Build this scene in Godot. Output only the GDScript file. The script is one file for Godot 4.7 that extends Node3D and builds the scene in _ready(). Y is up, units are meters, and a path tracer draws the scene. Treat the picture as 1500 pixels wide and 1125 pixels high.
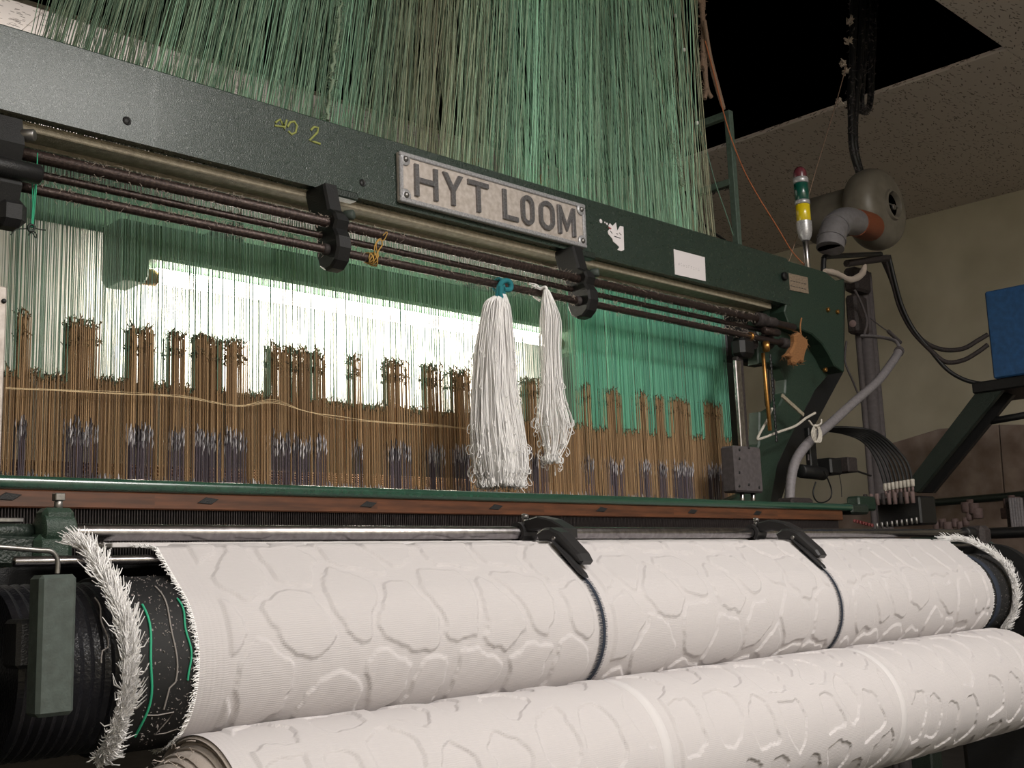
extends Node3D
# A terry towel loom in a weaving shed. The camera stands at (0, 0.95, 0); the loom runs along +x, its front towards +z.

const EYE := Vector3(0, 0.95, 0)
var cam_basis: Basis
var M := {}
var used := {}
var rng := RandomNumberGenerator.new()


# ---------------------------------------------------------------- mesh builder
class MB:
	var v := PackedVector3Array()
	var n := PackedVector3Array()
	var uv := PackedVector2Array()
	var c := PackedColorArray()
	var ix := PackedInt32Array()
	var col := Color.WHITE

	func vert(p: Vector3, nn: Vector3, u := Vector2.ZERO) -> int:
		v.append(p); n.append(nn); uv.append(u); c.append(col)
		return v.size() - 1

	func itri(a: int, b: int, d: int) -> void:
		if (v[b] - v[a]).cross(v[d] - v[a]).dot(n[a] + n[b] + n[d]) > 0:
			ix.append(a); ix.append(d); ix.append(b)
		else:
			ix.append(a); ix.append(b); ix.append(d)

	func tri(a: Vector3, b: Vector3, d: Vector3, nn: Vector3) -> void:
		itri(vert(a, nn), vert(b, nn), vert(d, nn))

	func quad(a: Vector3, b: Vector3, d: Vector3, e: Vector3, nn: Vector3) -> void:
		var i := vert(a, nn, Vector2(0, 0)); var j := vert(b, nn, Vector2(1, 0)); var k := vert(d, nn, Vector2(1, 1)); var l := vert(e, nn, Vector2(0, 1))
		itri(i, j, k); itri(i, k, l)

	func box(at: Vector3, size: Vector3, bev := 0.003, bs := Basis()) -> MB:
		var h := size / 2
		var b: float = min(bev, min(h.x, min(h.y, h.z)) * 0.6)
		var pt := func(s: Vector3, k: int) -> Vector3:
			var q := Vector3(s.x * (h.x - b), s.y * (h.y - b), s.z * (h.z - b))
			q[k] = s[k] * h[k]
			return at + bs * q
		for k in 3:
			var i := (k + 1) % 3; var j := (k + 2) % 3
			for sg in [-1.0, 1.0]:
				var q := []
				for e in [[-1, -1], [1, -1], [1, 1], [-1, 1]]:
					var s := Vector3.ZERO
					s[k] = sg; s[i] = e[0]; s[j] = e[1]
					q.append(pt.call(s, k))
				var nn := Vector3.ZERO
				nn[k] = sg
				quad(q[0], q[1], q[2], q[3], bs * nn)
			if b > 0.0:
				for si in [-1.0, 1.0]:
					for sj in [-1.0, 1.0]:   # edge along k between faces i and j
						var s0 := Vector3.ZERO
						s0[k] = -1; s0[i] = si; s0[j] = sj
						var s1 := s0
						s1[k] = 1
						var nn := Vector3.ZERO
						nn[i] = si; nn[j] = sj
						quad(pt.call(s0, i), pt.call(s1, i), pt.call(s1, j), pt.call(s0, j), bs * nn.normalized())
		if b > 0.0:
			for a in [-1.0, 1.0]:
				for d in [-1.0, 1.0]:
					for e in [-1.0, 1.0]:
						var s := Vector3(a, d, e)
						tri(pt.call(s, 0), pt.call(s, 1), pt.call(s, 2), bs * s.normalized())
		return self

	func tube(pts: Array, r, sides := 8, caps := true) -> MB:   # r: number or array of radii
		var cnt := pts.size()
		var up := Vector3.UP
		var ring0 := -1
		var len := 0.0
		for k in cnt:
			var p: Vector3 = pts[k]
			var t: Vector3 = (pts[min(k + 1, cnt - 1)] - pts[max(k - 1, 0)]).normalized()
			if k == 0:
				up = Vector3.RIGHT if abs(t.y) > 0.9 else Vector3.UP
			else:
				len += p.distance_to(pts[k - 1])
			var a := (up - t * up.dot(t)).normalized()
			if a.length() < 0.5: a = t.cross(Vector3(0.3, 0.5, 0.8)).normalized()
			up = a
			var b := t.cross(a)
			var rr: float = r[k] if r is Array else r
			var first := v.size()
			for s in sides:
				var w := TAU * s / sides
				var nn := a * cos(w) + b * sin(w)
				vert(p + nn * rr, nn, Vector2(float(s) / sides, len))
			if ring0 >= 0:
				for s in sides:
					var s2 := (s + 1) % sides
					itri(ring0 + s, first + s, ring0 + s2)
					itri(ring0 + s2, first + s, first + s2)
			ring0 = first
			if caps and (k == 0 or k == cnt - 1) and rr > 0.0008:
				var nn := -t if k == 0 else t
				var m := vert(p, nn)
				var f2 := v.size()
				for s in sides:
					vert(v[first + s], nn)
				for s in sides:
					itri(m, f2 + s, f2 + (s + 1) % sides)
				if k == 0: pass
		return self

	func lathe(prof: Array, xf: Transform3D, segs := 24, a0 := 0.0, a1 := TAU) -> MB:   # prof: Vector2(along local y, radius)
		for k in prof.size() - 1:
			var p: Vector2 = prof[k]; var q: Vector2 = prof[k + 1]
			var d := (q - p).normalized()
			if (q - p).length() < 1e-6: continue
			var n0 := Vector2(-d.y, d.x); var n1 := n0   # (along, out)
			if k > 0:
				var e: Vector2 = (p - prof[k - 1]).normalized()
				if e.dot(d) > 0.7: n0 = (n0 + Vector2(-e.y, e.x)).normalized()
			if k < prof.size() - 2:
				var e: Vector2 = (prof[k + 2] - q).normalized()
				if e.dot(d) > 0.7: n1 = (n1 + Vector2(-e.y, e.x)).normalized()
			var f := v.size()
			for s in segs + 1:
				var w := a0 + (a1 - a0) * s / segs
				var o := Vector3(cos(w), 0, sin(w))
				vert(xf * (o * p.y + Vector3.UP * p.x), (xf.basis * (o * n0.y + Vector3.UP * n0.x)).normalized(), Vector2(w, p.x))
				vert(xf * (o * q.y + Vector3.UP * q.x), (xf.basis * (o * n1.y + Vector3.UP * n1.x)).normalized(), Vector2(w, q.x))
			for s in segs:
				var i := f + s * 2
				itri(i, i + 1, i + 2)
				itri(i + 1, i + 3, i + 2)
		return self

	func prism(poly: Array, depth: float, xf: Transform3D, bev := 0.0) -> MB:   # outline in local xy, from z = 0 (back) to z = depth (front)
		var pg := PackedVector2Array(poly)
		if Geometry2D.is_polygon_clockwise(pg): pg.reverse()
		var cnt := pg.size()
		var ins := PackedVector2Array()
		for k in cnt:
			var e0 := (pg[k] - pg[(k + cnt - 1) % cnt]).normalized(); var e1 := (pg[(k + 1) % cnt] - pg[k]).normalized()
			var m := (Vector2(-e0.y, e0.x) + Vector2(-e1.y, e1.x)).normalized()
			ins.append(pg[k] + m * bev)
		var tr := Geometry2D.triangulate_polygon(ins if bev > 0 else pg)
		for t in range(0, tr.size(), 3):
			for zz in [0.0, depth]:
				var q := []
				for k in 3:
					var p2: Vector2 = ins[tr[t + k]] if bev > 0 and zz > 0 else pg[tr[t + k]]
					q.append(xf * Vector3(p2.x, p2.y, zz))
				tri(q[0], q[1], q[2], (xf.basis * Vector3(0, 0, 1 if zz > 0 else -1)).normalized())
		for k in cnt:
			var a := pg[k]; var b := pg[(k + 1) % cnt]
			var e := (b - a).normalized()
			var nn := (xf.basis * Vector3(e.y, -e.x, 0)).normalized()
			quad(xf * Vector3(a.x, a.y, 0), xf * Vector3(b.x, b.y, 0), xf * Vector3(b.x, b.y, depth - bev), xf * Vector3(a.x, a.y, depth - bev), nn)
			if bev > 0:
				var a2 := ins[k]; var b2 := ins[(k + 1) % cnt]
				quad(xf * Vector3(a.x, a.y, depth - bev), xf * Vector3(b.x, b.y, depth - bev), xf * Vector3(b2.x, b2.y, depth), xf * Vector3(a2.x, a2.y, depth), (nn + xf.basis * Vector3(0, 0, 1)).normalized())
		return self

	func cyl(a: Vector3, b: Vector3, r: float, segs := 20, bev := 0.0015) -> MB:
		var d := (b - a); var l := d.length()
		var y := d / l
		var x := y.cross(Vector3(0.31, 0.2, 0.93) if abs(y.z) < 0.9 else Vector3.RIGHT).normalized()
		return lathe([Vector2(0, 0), Vector2(0, r - bev), Vector2(bev, r), Vector2(l - bev, r), Vector2(l, r - bev), Vector2(l, 0)], Transform3D(Basis(x, y, x.cross(y)), a), segs)

	func mesh() -> ArrayMesh:
		var arr := []
		arr.resize(Mesh.ARRAY_MAX)
		arr[Mesh.ARRAY_VERTEX] = v; arr[Mesh.ARRAY_NORMAL] = n; arr[Mesh.ARRAY_TEX_UV] = uv; arr[Mesh.ARRAY_COLOR] = c; arr[Mesh.ARRAY_INDEX] = ix
		var am := ArrayMesh.new()
		if ix.size(): am.add_surface_from_arrays(Mesh.PRIMITIVE_TRIANGLES, arr)
		return am


# ---------------------------------------------------------------- scene helpers
func numbered(called: String) -> String:
	var k: int = used.get(called, 0)
	used[called] = k + 1
	return called if k == 0 else "%s_%03d" % [called, k]

func thing(called: String, label: String, category: String, at := Vector3.ZERO, group := "", kind := "") -> Node3D:
	var o := Node3D.new()
	o.name = numbered(called)
	o.position = at
	add_child(o, true)
	return tag(o, label, category, group, kind)

func tag(o: Node3D, label: String, category: String, group := "", kind := "") -> Node3D:
	o.set_meta("label", label)
	o.set_meta("category", category)
	if group: o.set_meta("group", group)
	if kind: o.set_meta("kind", kind)
	return o

func obj(called: String, mb: MB, m: Material, parent: Node3D = null, label := "", kind := "") -> MeshInstance3D:
	var o := MeshInstance3D.new()
	o.mesh = mb.mesh()
	o.material_override = null
	if o.mesh.get_surface_count(): o.mesh.surface_set_material(0, m)
	if parent == null:
		o.name = numbered(called)
		add_child(o, true)
	else:
		var same := 0
		for ch in parent.get_children():
			if ch.has_meta("base") and ch.get_meta("base") == called: same += 1
		o.name = called if same == 0 else "%s_%03d" % [called, same]
		o.set_meta("base", called)
		parent.add_child(o, true)
		# parts are modelled in world coordinates; bring them into the frame of their thing
		var w := Vector3.ZERO
		var q: Node = parent
		while q != self:
			w += q.position
			q = q.get_parent()
		o.position = -w
	if label: o.set_meta("label", label)
	if kind: o.set_meta("kind", kind)
	return o

func struct(called: String, mb: MB, m: Material, label: String, parent: Node3D = null) -> MeshInstance3D:
	var o := obj(called, mb, m, parent, label)
	if parent == null: o.set_meta("kind", "structure")
	return o

func ray(u: float, v: float) -> Vector3:
	return cam_basis * Vector3((u - 750.0) / 1700.0, (562.5 - v) / 1700.0, -1)

func pz(u: float, v: float, z: float) -> Vector3:   # where the sight line of a photo pixel meets the plane z = -z
	var d := ray(u, v)
	return EYE + d * (-z / d.z)

func px(u: float, v: float, x: float) -> Vector3:
	var d := ray(u, v)
	return EYE + d * (x / d.x)

func py(u: float, v: float, y: float) -> Vector3:
	var d := ray(u, v)
	return EYE + d * ((y - EYE.y) / d.y)

func pzs(a: Array, z: float) -> Array:
	var o := []
	for p in a: o.append(pz(p[0], p[1], p[2] if p.size() > 2 else z))
	return o

func pxs(a: Array, x: float) -> Array:
	var o := []
	for p in a: o.append(px(p[0], p[1], p[2] if p.size() > 2 else x))
	return o

func spline(pts: Array, per := 6) -> Array:
	var o := []
	for k in pts.size() - 1:
		var a: Vector3 = pts[max(k - 1, 0)]; var b: Vector3 = pts[k]; var d: Vector3 = pts[k + 1]; var e: Vector3 = pts[min(k + 2, pts.size() - 1)]
		for s in per:
			o.append(b.cubic_interpolate(d, a, e, float(s) / per))
	o.append(pts[-1])
	return o

func rv(s: float) -> Vector3:
	return Vector3(rng.randf_range(-s, s), rng.randf_range(-s, s), rng.randf_range(-s, s))

func ntex(freq: float, sd: int, lo: Color, hi: Color, bump := false, size := 512, octaves := 4, strength := 4.0) -> NoiseTexture2D:
	var t := NoiseTexture2D.new()
	var f := FastNoiseLite.new()
	f.seed = sd; f.frequency = freq; f.fractal_octaves = octaves
	f.noise_type = FastNoiseLite.TYPE_SIMPLEX_SMOOTH
	t.noise = f; t.width = size; t.height = size; t.seamless = true
	if bump:
		t.as_normal_map = true; t.bump_strength = strength
	else:
		var g := Gradient.new()
		g.set_color(0, lo); g.set_color(1, hi)
		t.color_ramp = g
	return t

func mat(c: Color, rough := 0.6, metal := 0.0, o := {}) -> StandardMaterial3D:
	var m := StandardMaterial3D.new()
	m.albedo_color = c
	m.roughness = rough
	m.metallic = metal
	m.uv1_triplanar = true
	m.uv1_scale = Vector3.ONE * o.get("scale", 4.0)
	if o.has("tex"): m.albedo_texture = o.tex
	if o.has("bump"):
		m.normal_enabled = true; m.normal_texture = o.bump; m.normal_scale = o.get("bs", 0.5)
	if o.has("rtex"): m.roughness_texture = o.rtex
	if o.has("vc"): m.vertex_color_use_as_albedo = true
	if o.has("rim"):
		m.rim_enabled = true; m.rim = o.rim; m.rim_tint = 0.5
	if o.has("emit"):
		m.emission_enabled = true; m.emission = o.emit; m.emission_energy_multiplier = o.get("energy", 1.0)
	if o.has("alpha"):
		m.transparency = BaseMaterial3D.TRANSPARENCY_ALPHA; m.albedo_color.a = o.alpha
	if o.has("coat"):
		m.clearcoat_enabled = true; m.clearcoat = o.coat; m.clearcoat_roughness = 0.25
	m.cull_mode = BaseMaterial3D.CULL_DISABLED
	return m

func G(r: int, g: int, b: int) -> Color:
	return Color8(r, g, b)

func L(r: int, g: int, b: int) -> Color:   # a vertex colour from an sRGB triple
	return Color8(r, g, b).srgb_to_linear()


func materials() -> void:
	var fine := ntex(0.08, 11, Color(), Color(), true, 512, 3, 6.0)
	var grit := ntex(0.25, 12, Color(), Color(), true, 512, 2, 5.0)
	var grime := ntex(0.03, 5, Color(0.8, 0.8, 0.8), Color(1, 1, 1), false, 512, 5)
	var dust := ntex(0.02, 9, Color(0.78, 0.77, 0.76), Color(1, 1, 1), false, 512, 5)
	var rr := ntex(0.05, 21, Color(0.5, 0.5, 0.5), Color(1, 1, 1))
	M.green = mat(G(42, 62, 50), 0.55, 0.0, {"tex": grime, "bump": grit, "bs": 0.5, "scale": 5.0, "rtex": rr})
	M.green_beam = mat(G(84, 112, 98), 0.42, 0.0, {"tex": dust_specks(), "bump": grit, "bs": 0.35, "scale": 2.5, "rtex": rr, "coat": 0.35})
	M.fixture = mat(G(104, 142, 114), 0.5, 0.0, {"tex": grime, "scale": 3.0})
	M.green_dark = mat(G(30, 42, 35), 0.5, 0.0, {"tex": grime, "bump": fine, "bs": 0.4, "scale": 4.0})
	M.green_glossy = mat(G(34, 74, 58), 0.25, 0.0, {"tex": grime, "scale": 3.0, "coat": 1.0})
	M.green_grey = mat(G(66, 76, 71), 0.6, 0.0, {"tex": dust, "bump": fine, "bs": 0.08, "scale": 6.0})
	M.black = mat(G(20, 20, 21), 0.5, 0.1, {"tex": grime, "bump": fine, "bs": 0.3, "scale": 8.0})
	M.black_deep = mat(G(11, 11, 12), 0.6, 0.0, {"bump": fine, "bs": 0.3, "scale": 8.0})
	M.black_dusty = mat(G(52, 47, 46), 0.75, 0.0, {"tex": ntex(0.03, 31, Color(0.4, 0.38, 0.38), Color(1.3, 1.2, 1.2)), "scale": 7.0})
	M.black_plastic = mat(G(38, 37, 38), 0.38, 0.0, {"bump": fine, "bs": 0.15, "scale": 14.0})
	M.rust = mat(G(76, 68, 66), 0.5, 0.55, {"tex": ntex(0.03, 3, Color(0.45, 0.42, 0.42), Color(1.25, 1.15, 1.1), false, 512, 5), "bump": fine, "bs": 0.4, "scale": 7.0, "rtex": rr})
	M.chrome = mat(G(196, 194, 196), 0.26, 1.0, {"tex": ntex(0.02, 13, Color(0.7, 0.68, 0.68), Color(1, 1, 1)), "scale": 5.0})
	M.steel = mat(G(150, 148, 146), 0.4, 0.9, {"tex": dust, "scale": 8.0})
	M.alu = mat(G(204, 196, 190), 0.55, 0.35, {"tex": ntex(0.015, 17, Color(0.84, 0.82, 0.8), Color(1, 1, 1)), "bump": grit, "bs": 0.12, "scale": 6.0})
	M.alu_bright = mat(G(206, 206, 210), 0.34, 0.4, {"tex": ntex(0.03, 18, Color(0.7, 0.7, 0.7), Color(1, 1, 1)), "scale": 9.0})
	M.letter_metal = mat(G(150, 149, 152), 0.3, 0.65, {"tex": ntex(0.03, 19, Color(0.75, 0.75, 0.75), Color(1, 1, 1)), "scale": 9.0})
	M.brass = mat(G(190, 140, 78), 0.35, 0.9, {"tex": dust, "scale": 9.0})
	M.wood = mat(G(98, 58, 34), 0.5, 0.0, {"tex": wood_tex(), "scale": 2.2, "coat": 0.15})
	M.board = mat(G(158, 149, 130), 0.85, 0.0, {"tex": dust, "scale": 5.0, "bump": fine, "bs": 0.4})
	M.white_paint = mat(G(238, 238, 234), 0.7, 0.0, {"tex": ntex(0.01, 44, Color(0.88, 0.87, 0.84), Color(1, 1, 1)), "scale": 2.0})
	M.terry = terry_mat()
	M.selvage = mat(G(192, 188, 188), 0.9, 0.0, {"rim": 0.3})
	M.wound = mat(G(150, 140, 132), 0.95, 0.0, {"bump": fine, "bs": 0.6, "scale": 9.0})
	M.yarn = mat(G(240, 238, 237), 0.95, 0.0, {"rim": 0.3})
	M.navy = mat(G(28, 36, 50), 0.85)
	M.teal = mat(G(30, 112, 120), 0.9, 0.0, {"bump": fine, "bs": 0.8, "scale": 18.0})
	M.rope = mat(G(150, 126, 108), 0.95, 0.0, {"tex": dust, "bump": fine, "bs": 1.0, "scale": 16.0})
	M.orange = mat(G(168, 98, 62), 0.9)
	M.gold_pale = mat(G(214, 190, 150), 0.6)
	M.gold = mat(G(178, 140, 72), 0.9, 0.0, {"bump": fine, "bs": 0.6, "scale": 20.0})
	M.lint = mat(G(176, 162, 150), 1.0, 0.0, {"rim": 0.4})
	M.white_cord = mat(G(206, 200, 190), 0.9, 0.0, {"tex": dust, "scale": 8.0})
	M.thread_green = mat(G(38, 150, 112), 0.7)
	M.thread_white = mat(G(128, 122, 118), 0.9)
	M.cord = mat(Color.WHITE, 0.8, 0.0, {"vc": 1})
	M.wire = mat(Color.WHITE, 0.5, 0.25, {"vc": 1})
	M.grey_pvc = mat(G(128, 126, 130), 0.35, 0.0, {"tex": dust, "scale": 4.0})
	M.conduit = mat(G(132, 128, 132), 0.6, 0.0, {"tex": dust, "scale": 8.0})
	M.blower = mat(G(116, 110, 100), 0.42, 0.0, {"tex": ntex(0.01, 55, Color(0.8, 0.8, 0.78), Color(1, 1, 1)), "scale": 3.0})
	M.tape = mat(G(170, 92, 52), 0.6, 0.0, {"tex": ntex(0.05, 56, Color(0.35, 0.3, 0.3), Color(1.1, 1.1, 1.1)), "scale": 12.0, "bump": fine, "bs": 1.0})
	M.blue = mat(G(44, 88, 136), 0.5, 0.0, {"tex": grime, "scale": 2.0})
	M.paper = mat(G(220, 214, 216), 0.8)
	M.ink = mat(G(150, 146, 150), 0.9)
	M.ink_dark = mat(G(60, 58, 60), 0.9)
	M.red_mark = mat(G(190, 110, 112), 0.9)
	M.plate_tan = mat(G(150, 134, 116), 0.7, 0.2, {"tex": dust, "scale": 12.0})
	M.yellow_paint = mat(G(146, 152, 84), 0.8)
	M.rag = mat(G(160, 112, 70), 1.0, 0.0, {"tex": dust, "bump": fine, "bs": 1.2, "scale": 14.0})
	M.roller = roller_mat()
	M.sleeve = mat(G(26, 26, 30), 0.3, 0.2, {"bump": ntex(0.04, 61, Color(), Color(), true), "bs": 0.8, "scale": 9.0})
	M.concrete = mat(G(58, 56, 54), 0.85, 0.0, {"tex": dust, "scale": 0.7})
	M.wall = mat(G(218, 211, 192), 0.85, 0.0, {"tex": ntex(0.006, 71, Color(0.88, 0.88, 0.86), Color(1, 1, 1), false, 512, 5), "scale": 0.5})
	M.ceiling = ceiling_mat()
	M.ceiling_tile = ceiling_mat()
	M.ceiling_tile.uv1_world_triplanar = true
	M.lint_green = mat(G(128, 146, 124), 1.0)
	M.green_grey2 = mat(G(70, 88, 78), 0.7, 0.0, {"tex": dust, "scale": 6.0})
	M.string_green = mat(G(90, 120, 104), 0.9)
	M.orange_paint = mat(G(170, 82, 40), 0.6)
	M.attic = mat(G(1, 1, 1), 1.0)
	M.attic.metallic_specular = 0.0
	M.cover = mat(G(176, 160, 152), 0.7, 0.0, {"tex": ntex(0.008, 73, Color(0.74, 0.7, 0.68), Color(1, 1, 1), false, 512, 5), "scale": 1.4})
	M.warp = mat(G(142, 108, 76), 0.9, 0.0, {"tex": dust, "scale": 3.0})
	M.red_lens = mat(G(96, 42, 52), 0.25, 0.0, {"coat": 0.6})
	M.green_lens = mat(G(10, 74, 62), 0.2, 0.0, {"coat": 0.6})
	M.yellow_lens = mat(G(214, 190, 20), 0.2, 0.0, {"coat": 0.6})
	M.pink = mat(G(118, 98, 96), 0.7, 0.0, {"tex": dust, "scale": 9.0})
	M.dark_red = mat(G(110, 44, 44), 0.5)
	M.purple_grey = mat(G(86, 80, 82), 0.8, 0.0, {"tex": dust, "scale": 5.0})
	M.tube_glow = mat(G(255, 250, 240), 0.5, 0.0, {"emit": Color(1.0, 0.96, 0.9), "energy": TUBE_GLOW})
	M.panel_glow = mat(G(255, 255, 255), 0.5, 0.0, {"emit": Color(1.0, 0.97, 0.94), "energy": 4.0})


func wood_tex() -> ImageTexture:
	var w := 256; var h := 256
	var im := Image.create(w, h, false, Image.FORMAT_RGB8)
	var f := FastNoiseLite.new()
	f.seed = 77; f.frequency = 0.02
	for y in h:
		for x in w:
			var k := 0.8 + 0.28 * f.get_noise_2d(x * 0.35, y * 6.0) + 0.12 * f.get_noise_2d(x * 1.5 + 300, y * 22.0)
			k = clamp(k, 0.3, 1.0)
			im.set_pixel(x, y, Color(k, k * 0.97, k * 0.93))
	return ImageTexture.create_from_image(im)

func terry_mat() -> StandardMaterial3D:   # looped pile: fine ribs with broken rows
	var s := 256
	var im := Image.create(s, s, false, Image.FORMAT_RGB8)
	var g := RandomNumberGenerator.new()
	g.seed = 4
	for y in s:
		for x in s:
			var a := sin(TAU * y * 16.0 / s + 0.7 * sin(TAU * x * 3.0 / s)) * 0.5 + 0.5
			var b := sin(TAU * x * 40.0 / s + PI * float((y * 16 / s) % 2)) * 0.5 + 0.5
			var k: float = clamp(0.55 * a + 0.2 * b + 0.35 * g.randf(), 0, 1)
			im.set_pixel(x, y, Color(k, k, k))
	im.bump_map_to_normal_map(3.0)
	var m := mat(G(184, 179, 179), 0.95, 0.0, {"rim": 0.35})
	m.uv1_triplanar = false
	m.uv1_scale = Vector3(1 / 0.045, 1 / 0.045, 1)
	m.normal_enabled = true
	m.normal_texture = ImageTexture.create_from_image(im)
	m.normal_scale = 0.6
	return m

func dust_specks() -> ImageTexture:   # settled fibre dust on paint
	var s := 1024
	var im := Image.create(s, s, false, Image.FORMAT_RGB8)
	im.fill(Color(0.5, 0.5, 0.5))
	var g := RandomNumberGenerator.new()
	g.seed = 31
	for i in 26000:
		var k := 0.5 + 0.5 * pow(g.randf(), 2.0)
		im.fill_rect(Rect2i(g.randi() % (s - 3), g.randi() % (s - 3), 1 + g.randi() % 2, 1 + g.randi() % 2), Color(k, k, k))
	return ImageTexture.create_from_image(im)

func roller_mat() -> StandardMaterial3D:   # emery covering: black grit with bright specks of lint
	var s := 512
	var im := Image.create(s, s, false, Image.FORMAT_RGB8)
	var g := RandomNumberGenerator.new()
	g.seed = 8
	for y in s:
		for x in s:
			var k := 0.55 + 0.45 * g.randf()
			im.set_pixel(x, y, Color(k, k, k) * 0.09)
	for i in 800:
		var c := Color(0.7, 0.64, 0.6) * g.randf_range(0.25, 1.1)
		var w := 2 + int(5.0 * pow(g.randf(), 3.0))
		im.fill_rect(Rect2i(g.randi() % (s - 8), g.randi() % (s - 8), w, 1 + g.randi() % w), c)
	var m := mat(Color(0.95, 0.95, 1.0), 0.7, 0.0, {"tex": ImageTexture.create_from_image(im), "scale": 4.0})
	m.uv1_triplanar = false
	m.uv1_scale = Vector3(0.416, 4.0, 1.0)
	return m

func ceiling_mat() -> StandardMaterial3D:   # mineral board with short dark fissures
	var s := 1024
	var im := Image.create(s, s, false, Image.FORMAT_RGB8)
	im.fill(Color(1, 1, 1))
	var g := RandomNumberGenerator.new()
	g.seed = 15
	for i in 900:
		var x := g.randi_range(8, s - 30); var y := g.randi_range(8, s - 20)
		var l := g.randi_range(6, 24)
		var sl := g.randf_range(-0.5, 0.5)
		var dk := g.randf_range(0.45, 0.75)
		for k in l:
			im.fill_rect(Rect2i(x + k, y + int(k * sl), 3, 3 + g.randi() % 3), Color(dk, dk * 0.97, dk * 0.95))
	return mat(G(206, 196, 188), 0.9, 0.0, {"tex": ImageTexture.create_from_image(im), "scale": 1.0})


# ---------------------------------------------------------------- the scene
const TUBE_GLOW := 14.0

func _ready() -> void:
	rng.seed = 20240
	cam_basis = Basis.from_euler(Vector3(deg_to_rad(9.4459), deg_to_rad(-44.6381), deg_to_rad(-2.0785)))
	var cam := Camera3D.new()
	cam.name = "camera"
	cam.transform = Transform3D(cam_basis, EYE)
	cam.fov = rad_to_deg(2.0 * atan(562.5 / 1700.0))
	cam.near = 0.05
	add_child(cam)
	cam.make_current()
	var we := WorldEnvironment.new()
	we.name = "environment"
	var env := Environment.new()
	env.background_mode = Environment.BG_COLOR
	env.background_color = Color(0, 0, 0)
	env.tonemap_mode = Environment.TONE_MAPPER_LINEAR
	env.tonemap_exposure = 1.65
	env.sdfgi_enabled = true
	env.ssao_enabled = true
	env.ssil_enabled = true
	we.environment = env
	add_child(we)
	materials()
	# the shed's lamps: two fluorescent panels over the front of the loom, one batten behind it at the far left
	panel_lamp(Vector3(-0.3, 3.17, 2.3), Vector2(1.2, 0.6), 5.6, "fluorescent ceiling panel behind the camera, nearest the left wall")
	panel_lamp(Vector3(1.7, 3.17, 2.5), Vector2(1.2, 0.6), 5.6, "fluorescent ceiling panel behind the camera, over the middle aisle")
	panel_lamp(Vector3(1.9, 3.17, 0.9), Vector2(1.2, 0.5), 6.0, "fluorescent ceiling panel above the front of the loom")
	batten_lamp(Vector3(1.7, 2.35, -5.3), 2.0)
	room()
	harness()
	light_fitting()
	loom_frame()
	rods()
	sley()
	cloth()
	roller_end()
	temple_bar()
	skeins()
	right_end()
	right_background()


func area(at: Vector3, size: Vector2, look: Vector3, e: float, c: Color, parent: Node) -> void:
	var a := AreaLight3D.new()
	a.name = "light"
	a.area_size = size
	a.light_energy = e
	a.light_color = c
	a.shadow_enabled = true
	a.area_range = 14.0
	a.area_attenuation = 2.0
	a.look_at_from_position(at, at + look, Vector3.UP if abs(look.y) < 0.9 else Vector3(0, 0, 1))
	parent.add_child(a, true)

func panel_lamp(at: Vector3, size: Vector2, e: float, label: String) -> void:
	var t := thing("ceiling_lamp", label, "lamp", at)
	var f := MB.new()
	f.box(at, Vector3(size.x + 0.06, 0.05, size.y + 0.06), 0.006)
	obj("frame", f, M.white_paint, t)
	var d := MB.new()
	d.box(at + Vector3(0, -0.028, 0), Vector3(size.x, 0.01, size.y), 0.003)
	obj("diffuser", d, M.panel_glow, t)
	area(Vector3(0, -0.04, 0), size, Vector3.DOWN, e, Color(1.0, 0.985, 0.97), t)

func batten_lamp(at: Vector3, e: float) -> void:
	var t := thing("batten_lamp", "fluorescent batten hanging in the shed behind the loom", "lamp", at)
	var f := MB.new()
	f.box(at + Vector3(0, -0.04, 0), Vector3(1.25, 0.05, 0.12), 0.006)
	f.cyl(at + Vector3(-0.5, -0.02, 0), at + Vector3(-0.5, 0.84, 0), 0.006, 8)
	f.cyl(at + Vector3(0.5, -0.02, 0), at + Vector3(0.5, 0.84, 0), 0.006, 8)
	obj("housing", f, M.white_paint, t)
	var g := MB.new()
	g.cyl(at + Vector3(-0.6, 0.02, 0), at + Vector3(0.6, 0.02, 0), 0.016, 12)
	obj("tube", g, M.panel_glow, t)
	area(Vector3(0, 0.05, 0), Vector2(1.2, 0.06), Vector3.UP, e, Color(1.0, 0.985, 0.97), t)

const RX := 7.13    # right wall
const BZ := -7.0    # back wall
const CH := 3.2     # ceiling

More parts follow.
